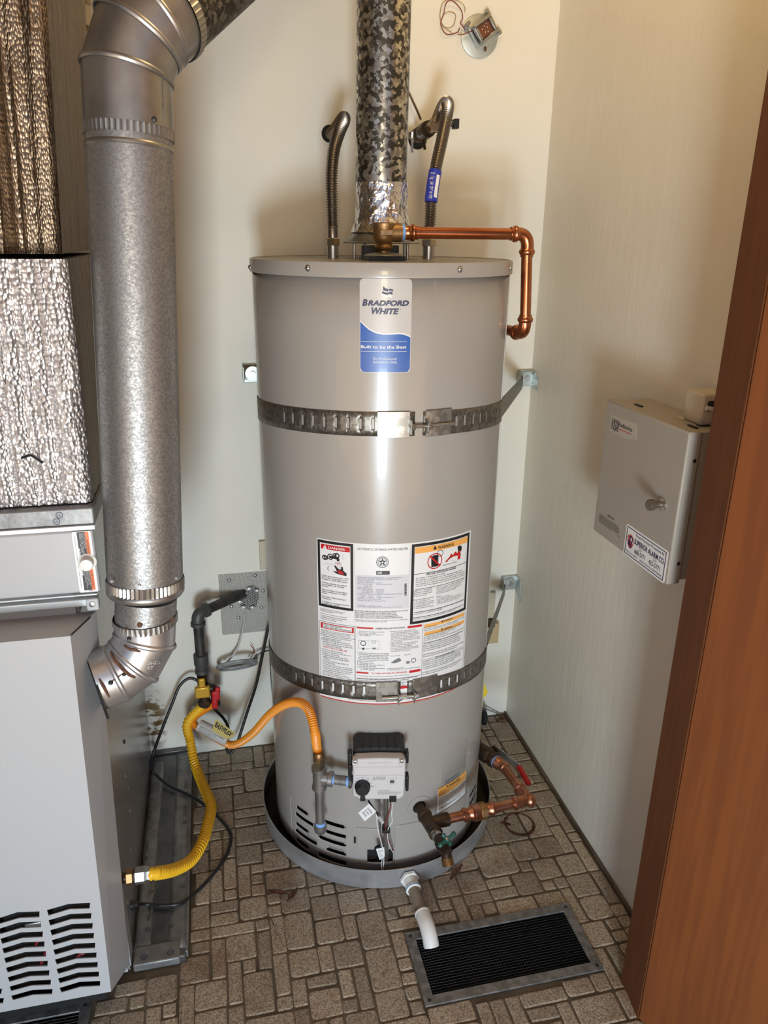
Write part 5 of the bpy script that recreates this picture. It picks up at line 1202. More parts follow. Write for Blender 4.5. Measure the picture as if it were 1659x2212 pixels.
# raised panel: bevelled box with chevron slots
pf = [atY(240, 2142, YP_), atY(152, 1374, YP_)]
slope = (pf[1].x - pf[0].x)/(pf[1].z - pf[0].z)
def fx_at(z): return pf[0].x + slope*(z - pf[0].z)
pb = [atY(280, 2092, YC), atY(207, 1322, YC)]
ztop, zbot = pf[1].z, pf[0].z
outer = [(FL + .03, zbot), (fx_at(zbot), zbot), (fx_at(ztop), ztop), (FL + .03, ztop)]
def c0(x, y): 
    p = atY(x/5.53, 1900 + y/5.53, YP_); return (p.x, p.z)
first_r = [(560, 365), (820, 290), (1078, 278), (1070, 348), (830, 355), (580, 432)]; last_r = [(710, 1295), (950, 1222), (1196, 1210), (1195, 1272), (960, 1285), (735, 1350)]
first_l = [(-40, 470), (205, 390), (472, 380), (470, 450), (225, 462), (-20, 535)]; last_l = [(133, 1390), (380, 1320), (628, 1308), (622, 1370), (390, 1380), (155, 1442)]
holes_ = []
A0, A8 = [c0(*p) for p in first_r], [c0(*p) for p in last_r]; B0, B8 = [c0(*p) for p in first_l], [c0(*p) for p in last_l]
for A, Z_ in ((A0, A8), (B0, B8)):
    for k in range(9): holes_.append([(a[0] + (z[0] - a[0])*k/8, a[1] + (z[1] - a[1])*k/8) for a, z in zip(A, Z_)])
shx = [(b_[0] - a[0], b_[1] - a[1]) for a, b_ in zip(A8, B8)]
for k in range(9):
    A = [(b0_[0] + (b8[0] - b0_[0])*k/8 + s_[0], b0_[1] + (b8[1] - b0_[1])*k/8 + s_[1]*0) for b0_, b8, s_ in zip(B0, B8, shx)]; holes_.append(A)
# round bite in the panel corner for the vent elbow is left as a dark collar (see vent)
def perforated(mb, outer, holes, y, depth):
    loops = [outer] + holes; flat = [p for l in loops for p in l]
    tri = tessellate_polygon([[V((p[0], p[1], 0)) for p in l] for l in loops])
    mb.add([V((p[0], y, p[1])) for p in flat], [list(t) for t in tri])
    for l in holes:
        n = len(l); mb.add([V((p[0], y, p[1])) for p in l] + [V((p[0], y + depth, p[1])) for p in l], [(i, (i + 1) % n, n + (i + 1) % n, n + i) for i in range(n)])
pan_ = MB(); perforated(pan_, outer, holes_, YP_, .002)
fpn = obj('front_panel', pan_, m_furn, fur, smooth=False)
bev = MB()
X0, X1, Z0, Z1 = pb[0].x, pb[1].x, pb[0].z - .004, pb[1].z
fo_ = [V((fx_at(zbot), YP_, zbot)), V((fx_at(ztop), YP_, ztop))]
bo_ = [V((X0, YC + .004, Z0 + .01)), V((X1, YC + .004, Z1))]
bo_b = V((X0 - .015, YC + .004, Z0 - .015))
bev.add([fo_[0], fo_[1], bo_[1], bo_[0]], [(0, 1, 2, 3)])                                              # right bevel
bev.add([fo_[1], V((FL + .03, YP_, ztop)), V((FL, YC + .004, Z1)), bo_[1]], [(0, 1, 2, 3)])             # top bevel
bev.add([V((FL + .03, YP_, zbot)), fo_[0], bo_[0], V((FL, YC + .004, Z0 - .0))], [(0, 1, 2, 3)])
ob_ = obj('panel_bevel', bev, m_furn, fpn, smooth=False); s_ = ob_.modifiers.new('s', 'SOLIDIFY'); s_.thickness = .0015
mit = MB().tube([fo_[1] + V((.002, -.0012, .003)), fo_[1].lerp(bo_[1], .75) + V((0, -.0015, 0))], .0016, 6); obj('mitre_gap', mit, m_black, fpn)
ins = MB().span((FL + .04, YP_ + .035, .03), (fx_at(.2) - .02, YP_ + .04, .5)); obj('slot_shade_sheet', ins, m_dark, fpn)  # black sheet added behind the slots so their inside looks dark
for pts, m_ in (([(75, 2052), (80, 2035), (92, 2022)], m_wred), ([(86, 2090), (95, 2065), (103, 2050)], m_wred), ([(165, 2072), (172, 2062), (183, 2058)], m_wred)):
    obj('inner_wire', MB().tube(spline([atY(x, y, YP_ + .03) for x, y in pts], 5), .003, 8), m_, fpn)
bx = MB().box(atY(73, 1995, YP_ + .03), (.030, .01, .012)); obj('inner_relay', bx, m_steel, fpn, bevel=.002)
# upper door, rail and posts
rt, rb_ = atY(0, 1312, YC - .012), atY(0, 1326, YC - .012)
ra, rb2 = atY(0, 1307, YC - .010).z, atY(0, 1325, YC - .010).z
obj('rail', MB().span((FL, YC - .014, rb2 + .001), (atY(188, 1300, YC - .012).x, YC, ra - .001)), m_rail, fur, bevel=.0015)
obj('rail_lip', MB().span((FL, YC - .010, ra + .003), (atY(211, 1288, YC - .01).x, YC, ra + .0065)), m_rail, fur, bevel=.001)
px_b = atY(200, 1303, YC - .012); bk_ = MB().box((px_b.x, YC - .008, px_b.z - .001), (.020, .016, .022)); bo2 = obj('corner_block', bk_, m_furn, fur, bevel=.002)
obj('screw', MB().lathe((px_b.x, YC - .016, px_b.z), (0, -1, 0), [(.0055, 0), (.005, .002), (.002, .003)], 12), m_steel, bo2)
uz0, uz1 = atY(0, 1296, YC - .012).z, atY(0, 1158, YC - .012).z; ux = atY(209, 1215, YC - .012).x
ud = MB().span((FL, YC - .012, uz0), (ux, YC + .002, uz1)); udo = obj('upper_door', ud, m_furn, fur, bevel=.004)
obj('door_seam', MB().span((FL, YC - .006, uz1 + .001), (ux, YC, uz1 + .006)), m_black, fur)
hz_a, hz_b = atY(0, 1150, YC - .01).z, atY(0, 1118, YC - .01).z
obj('top_flange', MB().span((FL, YC - .010, hz_a - .006), (ux + .004, YC + .01, hz_a + .002)), m_rail, fur, bevel=.001)
obj('taped_collar', MB().span((FL, YC - .004, hz_a), (ux + .004, YB - .03, hz_b + .006)), m_tape, fur, bevel=.003)
for px_, py in ((128, 1113), (122, 1127)):
    q = atY(px_, py, YC - .0045); mk = MB(); ring_patch(mk, q.x, q.z, .0045, .0056, lambda x, y: V((x, YC - .0046, y)), 24, 1.0); put_text(mk, 'UL', q.x - .003, q.x + .003, q.z - .002, q.z + .002, lambda x, y: V((x, YC - .0046, y))); obj('printed_mark', mk, m_navy, fur, smooth=False, fix=False)
obj('upper_side', MB().span((FX - .004, YC + .0, .86), (FX + .03, YB - .03, hz_a)), m_furns, fur, bevel=.001)
kb = atY(189, 1213, YC - .013); kk = MB().lathe((kb.x, YC - .012, kb.z), (0, -1, 0), [(.0145, 0), (.0145, .002), (.0105, .004), (.0105, .016), (.0095, .0175), (.003, .018)], 30); obj('door_knob', kk, m_white, udo)
# warning label on the upper door
def cF(x, y): return (x/3.606, 1080 + y/3.606)
def uf(px, py): p = atY(px, py, YC - .0128); return p.x, p.z
(lx0, lzb), (lx1, lzt) = uf(*cF(585, 726)), uf(*cF(712, 240))
lx0 = uf(*cF(555, 245))[0]; lx1 = uf(*cF(705, 240))[0]
def UL(u, v): return V((lx0 + (lx1 - lx0)*u, YC - .0128, lzt + (lzb - lzt)*v))
def ulr(mb, u0, u1, v0, v1, off): mb.add([UL(u, v) + V((0, -off, 0)) for u, v in ((u0, v1), (u1, v1), (u1, v0), (u0, v0))], [(0, 1, 2, 3)])
mb = MB(); mb.prism([UL(*p) for p in round_rect(0, 1, 0, 1, .05, 3)], (0, -.0003, 0)); wl = obj('warning_label', mb, m_paper, udo, smooth=False)
mb = MB(); ulr(mb, .26, .68, .01, .965, .0006); obj('black_field', mb, m_ink, wl, smooth=False)
mb = MB(); ulr(mb, .68, .87, .01, .42, .0006); ulr(mb, .68, .87, .60, .965, .0006); obj('orange_band', mb, m_inkoo, wl, smooth=False)
mb = MB(); ulr(mb, .26, .33, .27, .71, .0009); obj('white_field', mb, m_paper, wl, smooth=False)
def vtext(mb, s, u0, u1, v0, v1, off): put_text(mb, s, v0, v1, u0, u1, lambda x, y: UL(y, x) + V((0, -off, 0)))
mb = MB(); vtext(mb, 'WARNING', .70, .82, .13, .38, .0009); vtext(mb, 'AVERTISSEMENT', .70, .82, .64, .95, .0009); vtext(mb, 'FILTER REPLACEMENT', .265, .325, .29, .69, .0012); vtext(mb, 'Consult your owner manual or dealer to replace your filters', .10, .15, .06, .92, .0009)
put_text(mb, '00A1', .5, .8, -.985, -.97, lambda x, y: UL(x, -y) + V((0, -.0009, 0))); obj('lettering', mb, m_ink, wl, smooth=False, fix=False)
mb = MB(); vtext(mb, 'Fire hazard\nCan cause\ninjury or death\nShut off power\nbefore service', .38, .66, .03, .36, .0009); vtext(mb, 'Risque de feu\npeut causer\nblessures ou\nla mort, coupez\nle courant', .38, .66, .64, .94, .0009); obj('white_lettering', mb, m_paper, wl, smooth=False, fix=False)

# ================================================================== FOIL INSULATED DUCTS
def foil_block(name, label, front, back, z0, z1, seams, wob, ms, fm):
    """front: list of four front-face corners given as (x at z0, x at z1); bubble foil wrapped round a square duct"""
    t = thing(name, label, 'duct', (-.5, 1.5, z0))
    (xb0, xb1) = front; y0 = back[0]; y1 = back[1]; xl = -.82
    mb = MB(); nx, nz = 150, 110; vs = []
    for j in range(nz + 1):
        v = j/nz; z = z0 + (z1 - z0)*v; xr = xb0 + (xb1 - xb0)*v
        for i in range(nx + 1):
            x = xl + (xr - xl)*i/nx; dx = xr - x
            rid = 0
            for (s_, amp, w) in seams:
                d = abs(dx - s_ - .004*noise.noise(V((z*4, s_*30, 0)))); rid += amp*max(0, 1 - d/w)
            pil = wob*noise.noise(V((x*9, z*7, 2))) + wob*.5*noise.noise(V((x*26, z*20, 4)))
            e = max(0, 1 - dx/.012); yy = y0 + rid + pil + e*e*.010
            vs.append((x, yy, z))
    mb.add(vs, [(j*(nx + 1) + i, j*(nx + 1) + i + 1, (j + 1)*(nx + 1) + i + 1, (j + 1)*(nx + 1) + i) for j in range(nz) for i in range(nx)])
    obj('front_foil', mb, fm, t, ang=60)
    mb = MB(); ny = 26; nz = 40; vs = []
    for j in range(nz + 1):
        v = j/nz; z = z0 + (z1 - z0)*v; xr = xb0 + (xb1 - xb0)*v
        for i in range(ny + 1):
            y = y0 + .010 + (y1 - y0 - .01)*i/ny; vs.append((xr + (.002*noise.noise(V((y*22, z*8, 9))) if 0 < i < ny else 0) + .001*math.sin(i*2.2), y, z))
    mb.add(vs, [(j*(ny + 1) + i, j*(ny + 1) + i + 1, (j + 1)*(ny + 1) + i + 1, (j + 1)*(ny + 1) + i) for j in range(nz) for i in range(ny)])
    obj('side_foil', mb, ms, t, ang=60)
    mb = MB()
    for z in (z0, z1):
        xr = xb0 if z == z0 else xb1; mb.add([(xl, y0, z), (xr, y0 + .008, z), (xr, y1, z), (xl, y1, z)], [(0, 1, 2, 3)])
    mb.add([(xl, y0, z0), (xl, y1, z0), (xl, y1, z1), (xl, y0, z1)], [(0, 1, 2, 3)]); mb.add([(xl, y1, z0), (xb0, y1, z0), (xb1, y1, z1), (xl, y1, z1)], [(0, 1, 2, 3)])
    obj('duct_body', mb, m_pad, t)
    return t
yd = 1.25
lo0, lo1 = atY(200, 1092, yd), atY(143, 560, yd)
seam_l = [(s_, -.003, .0035) for s_ in (.012, .036, .048, .068, .082, .105, .118, .14, .16, .19, .22)] + [(s_, .004, .003) for s_ in (.041, .074, .111)]
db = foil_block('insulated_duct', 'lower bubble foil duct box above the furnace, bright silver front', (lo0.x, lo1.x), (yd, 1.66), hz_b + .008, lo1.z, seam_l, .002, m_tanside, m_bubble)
mb = MB(); q = [atY(46, 990, yd - .004), atY(66, 984, yd - .004), atY(82, 993, yd - .004), atY(93, 1000, yd - .004)]; mb.tube(spline(q, 5), .0018, 6); obj('foil_tear', mb, m_black, db)
yu = 1.30
up0, up1 = atY(133, 552, yu), atY(98, 0, yu); k_ = (up1.x - up0.x)/(up1.z - up0.z); ztp = 2.4
seam_u = [(s_, -.004, .0030) for s_ in (.020, .05, .062, .078, .088, .105, .118, .135, .15)] + [(s_, .004, .004) for s_ in (.034, .07, .11)]
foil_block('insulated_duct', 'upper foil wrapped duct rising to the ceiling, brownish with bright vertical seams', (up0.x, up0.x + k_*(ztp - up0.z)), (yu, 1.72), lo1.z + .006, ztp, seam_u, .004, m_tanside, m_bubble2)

# ================================================================== FURNACE VENT PIPE
vp = thing('furnace_vent_pipe', 'large grey metal vent pipe left of the tank with an elbow into the furnace', 'vent pipe', atD(215, 1470, 1.29))
pt_, pb_ = atD(279, 285, 1.114), atD(315, 1272, 1.30)
ax_ = (pt_ - pb_).normalized(); Rv = .0622
obj('pipe', MB().cyl(pb_ + ax_*.02, pt_ + ax_*.02, Rv, n=72), m_galv, vp)
fold = MB().tube([pb_ + ax_*.03 + RT*-.0612 + FW*-.012, pt_ + RT*-.0612 + FW*-.012], .0016, 6); obj('pipe_seam', fold, m_galvs, vp)
def crimp(o, d, r, L_, n=56, amp=.0014):
    vs = []; N_ = n*2
    for (h, k_) in ((0, 0), (L_*.15, 1), (L_*.85, 1), (L_, 0)):
        x, y, dd = basis(d)
        for k in range(N_):
            a = 2*PI*k/N_; rr = r + amp*k_*(1 if k % 2 else -1); vs.append(o + dd*h + (x*math.cos(a) + y*math.sin(a))*rr)
    return MB().add(vs, [(j*N_ + k, j*N_ + (k + 1) % N_, (j + 1)*N_ + (k + 1) % N_, (j + 1)*N_ + k) for j in range(3) for k in range(N_)])
obj('crimped_ring', crimp(pb_ + ax_*.004, ax_, Rv + .0012, .018), m_galvs, vp)
obj('lower_rim', MB().lathe(pb_ + ax_*.006, -ax_, [(Rv + .0002, 0), (Rv + .0022, .003), (Rv + .0022, .008), (Rv - .0005, .0125), (Rv - .013, .0145)], 72), m_galvs, vp)
for (x, y) in ((242, 1254), (302, 1262), (381, 1247)):
    q = atD(x, y, 1.235); s_ = MB().lathe(q, (EYE - q).normalized() , [(.0036, -.002), (.0036, .002), (.0015, .003)], 8); obj('screw', s_, m_galvd, vp)
# lower single-wall piece and the gored elbow
Re = .0512
e_pts = [atD(316, 1290, 1.305), atD(315, 1338, 1.315)]
def ringmb(c, d, r): return MB().lathe(c - d.normalized()*.006, d, [(r, 0), (r + .0030, .004), (r + .0036, .006), (r + .0030, .008), (r, .012)], 48, caps=False)
g_c = [e_pts[0], atD(314.5, 1340, 1.315), atD(313, 1382, 1.318), atD(288, 1428, 1.316), atD(249, 1455, 1.306), atD(205, 1472, 1.292)]
gor = MB().tube(g_c[:2], Re, 56); obj('stub_pipe', gor, m_galv, vp)
obj('crimped_ring', crimp(g_c[1] - V((0, 0, .004)), V((0, 0, 1)), Re + .0022, .014, 44), m_galvs, vp)
m_elbow = mat('galvanised_elbow', (0.50, 0.50, 0.515), 0.36, 0.85, c2=(0.60, 0.60, 0.615), scale=26)
elb = MB(); 
def gore(mb, c0_, c1_, n0_, n1_, r, n=56):
    # cylinder piece cut by the mitre planes at both ends
    d = (c1_ - c0_).normalized(); x, y, _ = basis(d); vs = []
    for (c, nn) in ((c0_, n0_), (c1_, n1_)):
        for k in range(n):
            a = 2*PI*k/n; o = (x*math.cos(a) + y*math.sin(a))*r; t = -(o.dot(nn))/d.dot(nn); vs.append(c + o + d*t)
    mb.add(vs, [(k, (k + 1) % n, n + (k + 1) % n, n + k) for k in range(n)])
def mitres(P):
    out = []
    for i in range(len(P)):
        a = (P[i] - P[i - 1]).normalized() if i > 0 else (P[1] - P[0]).normalized(); b_ = (P[i + 1] - P[i]).normalized() if i < len(P) - 1 else a; out.append((a + b_).normalized())
    return out
def mring(c, nn, d0, r, w=.0032):
    x, y, _ = basis(d0); vs = []; n = 56
    prof = [(-w*1.4, .0003), (-w*.5, w*.8), (w*.5, w*.8), (w*1.4, .0003)]; mb = MB()
    for (h, e) in prof:
        for k in range(n):
            a = 2*PI*k/n; o = (x*math.cos(a) + y*math.sin(a))*(r + e); t = -(o.dot(nn))/d0.dot(nn); vs.append(c + o + d0*t + nn*h)
    return mb.add(vs, [(j*n + k, j*n + (k + 1) % n, (j + 1)*n + (k + 1) % n, (j + 1)*n + k) for j in range(3) for k in range(n)])
gp_ = g_c[1:]; mt = mitres(gp_)
for i in range(len(gp_) - 1):
    mb = MB(); gore(mb, gp_[i], gp_[i + 1], mt[i], mt[i + 1], Re + .0004*(i % 2)); obj('elbow_gore', mb, m_elbow, vp)
for i in range(1, len(gp_) - 1):
    obj('elbow_bead', mring(gp_[i], mt[i], (gp_[i] - gp_[i - 1]).normalized(), Re), m_elbow, vp)
# sealant cracks and holes on the elbow
def onv(px, py, dep): return atD(px, py, dep)
for pts, r in (([(268, 1394), (280, 1402), (292, 1404), (304, 1408)], .0028), ([(239, 1408), (247, 1424), (262, 1442), (278, 1457), (292, 1464)], .0032), ([(214, 1466), (224, 1484), (236, 1506)], .0030), ([(238, 1474), (250, 1466), (264, 1456)], .0014), ([(272, 1354), (274, 1362), (275, 1366)], .0022)):
    def hit(px, py):   # nearest point of the elbow skin under that reading
        best = None; d = ray(px, py).normalized()
        for (a, b_) in list(zip(gp_, gp_[1:])) + [(g_c[0], g_c[1])]:
            u = (b_ - a).normalized(); w0 = EYE - a; A = d - u*d.dot(u); B = w0 - u*w0.dot(u); qa, qb, qc = A.dot(A), 2*A.dot(B), B.dot(B) - (Re + .0006)**2; D_ = qb*qb - 4*qa*qc
            if D_ < 0: continue
            t = (-qb - math.sqrt(D_))/(2*qa); p = EYE + d*t; s_ = (p - a).dot(u)
            if -.03 < s_ < (b_ - a).length + .03 and (best is None or t < best[0]): best = (t, p)
        return best[1] if best else atD(px, py, 1.26)
    obj('sealant_crack', MB().tube(spline([hit(*p) for p in pts], 5), [r*(.55 + .45*math.sin(PI*i/((len(pts) - 1)*5))) for i in range((len(pts) - 1)*5 + 1)], 6), m_debris, vp)
for (x, y, r) in ((302, 1350, .0048), (371, 1338, .0045), (268, 1457, .0034), (239, 1475, .004), (279, 1380, .0036)):
    q = hit(x, y); s_ = MB().lathe(q, (EYE - q).normalized(), [(r, -.002), (r, .0012), (r*.5, .002)], 12); obj('screw_hole', s_, m_debris if r > .004 else m_black, vp)
mb = MB(); q0, q1 = hit(319, 1430), hit(349, 1436); put_text(mb, '26G A\nAT', 0, 1, 0, 1, lambda x, y: hit(319 + 30*x - 2*(1 - y), 1446 - 18*y)); obj('stamped_mark', mb, m_paper2, vp, smooth=False, fix=False)
en = (gp_[-1] - gp_[-2]).normalized(); ce = gp_[-1]
dk = MB().lathe(ce - en*.002 + V((.002, 0, -.012)), en, [(Re + .006, 0), (Re + .006, .004)], 40); obj('furnace_hole', dk, m_dark, vp)
# upper collar, adjustable elbow, and the dark pipe that leaves towards the ceiling
uc = [atD(279, 278, 1.112), atD(275, 160, 1.098), atD(299, 82, 1.094), atD(328, 52, 1.098), atD(360, 28, 1.108)]
obj('crimped_ring', crimp(pt_ - ax_*.010, ax_, Rv + .0012, .016, 52), m_galvs, vp)
obj('upper_rim', MB().lathe(pt_ - ax_*.026, ax_, [(Rv, 0), (Rv + .0018, .002), (Rv + .0018, .005), (Rv, .0075)], 72, caps=False), m_galvs, vp)
mt = mitres(uc); Ru = [.0632, .0640, .0655, .0650]
mt[0] = ax_
for i in range(len(uc) - 1):
    mb = MB(); gore(mb, uc[i], uc[i + 1], mt[i], mt[i + 1], Ru[i]); obj('elbow_gore' if i else 'collar', mb, m_galvs, vp)
for i in range(1, len(uc) - 1):
    obj('elbow_bead', mring(uc[i], mt[i], (uc[i] - uc[i - 1]).normalized(), Ru[i], .003), m_galvs, vp)
mb = MB().tube([uc[0] + RT*.058 + FW*-.026, uc[1] + RT*.058 + FW*-.026], .0012, 6); obj('collar_seam', mb, m_galvd, vp)
q = atD(333, 258, 1.052); obj('screw', MB().lathe(q, (EYE - q).normalized(), [(.004, -.002), (.004, .002), (.002, .003)], 10), m_black, vp)
dd_ = (atD(460, -58, 1.16) - uc[-1]).normalized()
obj('crimped_ring', crimp(uc[-1] - dd_*.012, dd_, .0665, .016, 52), m_galvs, vp)
xe = uc[-1] + dd_*.62
obj('branch_pipe', MB().cyl(uc[-1] + dd_*.004, xe, .0640, n=64), m_spangle_dark, vp)
q = uc[-1] + dd_*.02 - FW*.062 + RT*.012; obj('screw', MB().lathe(q, -FW, [(.004, -.002), (.004, .002), (.002, .003)], 10), m_black, vp)

# ================================================================== TAPED FLOOR DUCT beside the furnace
fd = thing('floor_duct', 'flat sheet metal duct taped to the floor between furnace and tank', 'duct', (-.19, 1.55, .003))
dx0, dx1, dy0, dy1, dzt = -.243, -.136, 1.243, 1.93, .022
obj('sheet_body', MB().span((dx0, dy0, .003), (dx1, dy1, dzt)), m_pad, fd, bevel=.003)
def tape(x0, x1, y0, y1, seed, horizontal=False):
    rr = random.Random(seed); mb = MB(); n = 28; vs = []
    for i in range(n + 1):
        y = y0 + (y1 - y0)*i/n
        for j in range(5):
            x = x0 + (x1 - x0)*j/4 + (rr.uniform(-.0015, .0015) if j in (0, 4) else 0); vs.append((x, y, dzt + .0008 + .0009*noise.noise(V((x*60, y*25, seed)))))
    mb.add(vs, [(i*5 + j, i*5 + j + 1, i*5 + 6 + j, i*5 + 5 + j) for i in range(n) for j in range(4)])
    o = obj('tape_strip', mb, m_tape, fd); s_ = o.modifiers.new('s', 'SOLIDIFY'); s_.thickness = .0004; return o
t1 = tape(dx0, -.210, dy0 + .03, dy1 - .03, 1); t2 = tape(-.176, dx1, dy0 + .02, dy1, 2)
mb = MB().span((dx0, dy0 - .004, .004), (dx1 - .012, dy0 + .042, dzt + .0018)); t3 = obj('tape_strip', mb, m_tape, fd, bevel=.003)
obj('tape_edge', MB().span((dx1 - .002, dy0 + .01, .003), (dx1 + .004, dy1, dzt)), m_tape, fd, bevel=.002)
for par, xs_, seed in ((t1, (-.236, -.218), 5), (t2, (-.169, -.147), 6)):
    rr = random.Random(seed); mb = MB(); y = dy0 + .08
    while y < dy1 - .06:
        x = rr.choice(xs_)
        ff = lambda a, b_: V((a, b_, dzt + .0024))
        ring_patch(mb, x, y, .0045, .0055, ff, 22); put_text(mb, 'UL', -.003, .003, -.002, .002, lambda a, b_: V((x - b_, y + a, dzt + .0024)))
        put_text(mb, rr.choice(['FOIL-GRIP\n1402 181B-FX', '181B-FX\nLISTED', 'FOIL-GRIP']), -.02, .02, -.004, .004, lambda a, b_: V((x - b_, y + .045 + a, dzt + .0024)))
        y += .105
    tag(obj('tape_print', mb, m_ink, par, smooth=False, fix=False), kind='stuff')
mb = MB()
for x in (-.222, -.168):
    ff = lambda a, b_: V((a, b_, dzt + .0024)); ring_patch(mb, x, dy0 + .012, .0055, .0068, ff, 24); put_text(mb, 'UL', x - .0035, x + .0035, dy0 + .009, dy0 + .015, ff)
obj('tape_print', mb, m_navy, t3, smooth=False, fix=False)
mb = MB().span((dx0 - .004, YB - .018, .003), (dx1 + .0, YB - .002, .03)); obj('rear_flange', mb, m_pad, fd, bevel=.002)

# ================================================================== CORD AND CABLES
cp = [atY(580, 1352, 1.915), atY(566, 1420, 1.91), atY(553, 1480, 1.90), atY(532, 1545, 1.885), atY(514, 1600, 1.87), atY(503, 1622, 1.86), atY(493, 1626, 1.86), atY(489, 1608, 1.865), atY(493, 1575, 1.875), atY(483, 1552, 1.885), atY(460, 1527, 1.895), atY(445, 1497, 1.90), atY(432, 1475, 1.905), atY(410, 1465, 1.91), atY(388, 1482, 1.905), atY(372, 1520, 1.89), atY(350, 1575, 1.86), atY(332, 1625, 1.82), atZ(326, 1652, .075), atZ(336, 1672, .045), atZ(365, 1697, .034), atZ(405, 1716, .03), atZ(440, 1737, .028), atZ(472, 1765, .008), atZ(493, 1790, .0075), atZ(499, 1812, .0075), atZ(488, 1850, .0075), atZ(455, 1895, .008), atZ(420, 1930, .012), atZ(390, 1951, .028), atZ(350, 1956, .03), atZ(310, 1953, .034), atX(283, 1955, FX)]
pc = thing('power_cord', 'black power cord looping from behind the tank across the floor to the furnace', 'cord', cp[22])
obj('cord', MB().tube(spline(cp, 8), .0042, 10), m_cord, pc)
mb = MB().lathe(cp[-1], (1, 0, 0), [(.010, 0), (.010, .004), (.007, .008), (.0055, .014)], 14); obj('strain_relief', mb, m_black, pc)
# expanded metal lath round the gas pipe
mq = [atY(471, 1242, YB - .003), atY(640, 1222, YB - .003), atY(640, 1360, YB - .003), atY(483, 1372, YB - .003)]
mp_ = thing('metal_lath', 'square of expanded metal mesh screwed over the gas pipe hole', 'metal mesh', (mq[0] + mq[2])/2)
g = MB(); mx0, mx1, mz0, mz1 = mq[0].x, .135, mq[3].z - .0, mq[0].z
sp1 = .0058; sl = .5
def clipseg(x, slope):
    pts = []
    for s_ in range(2): pass
    # line z = mz0 + slope*(u - x)
    ua, ub = mx0, mx1; za, zb = mz0 + slope*(ua - x), mz0 + slope*(ub - x)
    lo_, hi_ = 0.0, 1.0; dz = zb - za
    t0, t1 = (mz0 - za)/dz, (mz1 - za)/dz
    if t0 > t1: t0, t1 = t1, t0
    lo_, hi_ = max(lo_, t0), min(hi_, t1)
    if hi_ - lo_ < .01: return None
    return (ua + (ub - ua)*lo_, za + dz*lo_), (ua + (ub - ua)*hi_, za + dz*hi_)
for slope in (.55, -.55):
    x = -1.0
    while x < 1.2:
        c = clipseg(x, slope); x += sp1/.55*.9
        if not c: continue
        (xa_, za_), (xb_, zb_) = c
        if math.hypot((xa_ + xb_)/2 - .03, (za_ + zb_)/2 - .5) < 0: continue
        g.tube([V((xa_, YB - .003, za_)), V((xb_, YB - .003, zb_))], .00075, 4)
tag(obj('mesh_sheet', g, m_mesh, mp_, smooth=False), kind='stuff')
for (x, y) in ((495, 1253), (551, 1243), (568, 1276), (500, 1310), (565, 1313), (515, 1334)):
    q = atY(x, y, YB - .003); s_ = MB().lathe(q, (0, -1, 0), [(.0055, -.001), (.005, .002), (.003, .0038), (.001, .004)], 12); obj('screw', s_, m_steel, mp_)
patch = [(532, 1280), (545, 1262), (556, 1268), (560, 1290), (553, 1310), (540, 1318), (520, 1308), (515, 1296)]
mb = MB().prism([atY(x, y, YB - .0006) for x, y in patch], (0, -.0012, 0)); obj('wall_opening', mb, m_dark, mp_)
mb = MB()
for (x, y, s_) in ((520, 1287, .008), (518, 1300, .007), (526, 1312, .007), (545, 1312, .006), (555, 1276, .006), (538, 1272, .007), (529, 1282, .006)):
    q = atY(x, y, YB - .010); mb.sphere(q, s_, (1.2, .6, .8), 8)
obj('torn_edge', mb, m_mesh, mp_)
# coiled control cable
cc = thing('cable_coil', 'flat bundle of coiled grey cable hanging below the metal mesh', 'cable', atY(515, 1435, 1.93))
mb = MB(); rr = random.Random(4)
for k in range(7):
    pts = []; ox, oy = rr.uniform(-2, 2), rr.uniform(-4, 4)
    for i in range(25):
        a = 2*PI*i/24; x = 512 + ox + 42*math.cos(a); y = 1437 + oy - .16*(x - 512) + 6.5*math.sin(a); pts.append(atY(x, y, 1.915 + .018*math.sin(a)))
    mb.tube(pts, .0026, 8)
obj('cable_loops', mb, m_gcable, cc)
mb = MB().tube(spline([atY(529, 1325, 1.945), atY(527, 1345, 1.935), atY(521, 1372, 1.93), atY(512, 1402, 1.925), atY(496, 1424, 1.92), atY(483, 1438, 1.915)], 8), .0028, 8); obj('feed_cable', mb, m_clear, cc)
mb = MB().tube(spline([atY(535, 1428, 1.925), atY(548, 1414, 1.93), atY(566, 1404, 1.935), atY(582, 1400, 1.94)], 6), .0018, 6); obj('white_wire', mb, m_wwhite, cc)
mb = MB().tube(spline([atY(549, 1413, 1.93), atY(547, 1402, 1.932), atY(541, 1393, 1.935)], 6), .0012, 6); obj('red_wire', mb, m_wred, cc)
mb = MB().tube(spline([atY(541, 1430, 1.92), atY(553, 1418, 1.925), atY(568, 1408, 1.93), atY(584, 1405, 1.935)], 6), .0018, 6); obj('black_wire', mb, m_cord, cc)
mb = MB().tube(spline([atY(581, 1395, 1.935), atY(583, 1430, 1.935), atY(587, 1490, 1.935), atY(593, 1532, 1.938)], 8), .0011, 6)
tag(obj('thin_wire', mb, m_cord), 'thin black wire hanging on the wall at the left edge of the tank', 'wire')
# brown cable stuff behind the vent pipe
mb = MB().tube(spline([atY(252, 1312, 1.70), atY(238, 1330, 1.66), atY(226, 1350, 1.62), atY(224, 1370, 1.60), atY(231, 1350, 1.62), atY(233, 1335, 1.64), atY(240, 1328, 1.66)], 8), .0035, 8)
tag(obj('cable', mb, m_cord), 'short looped black cable between the furnace and the vent pipe', 'cable')

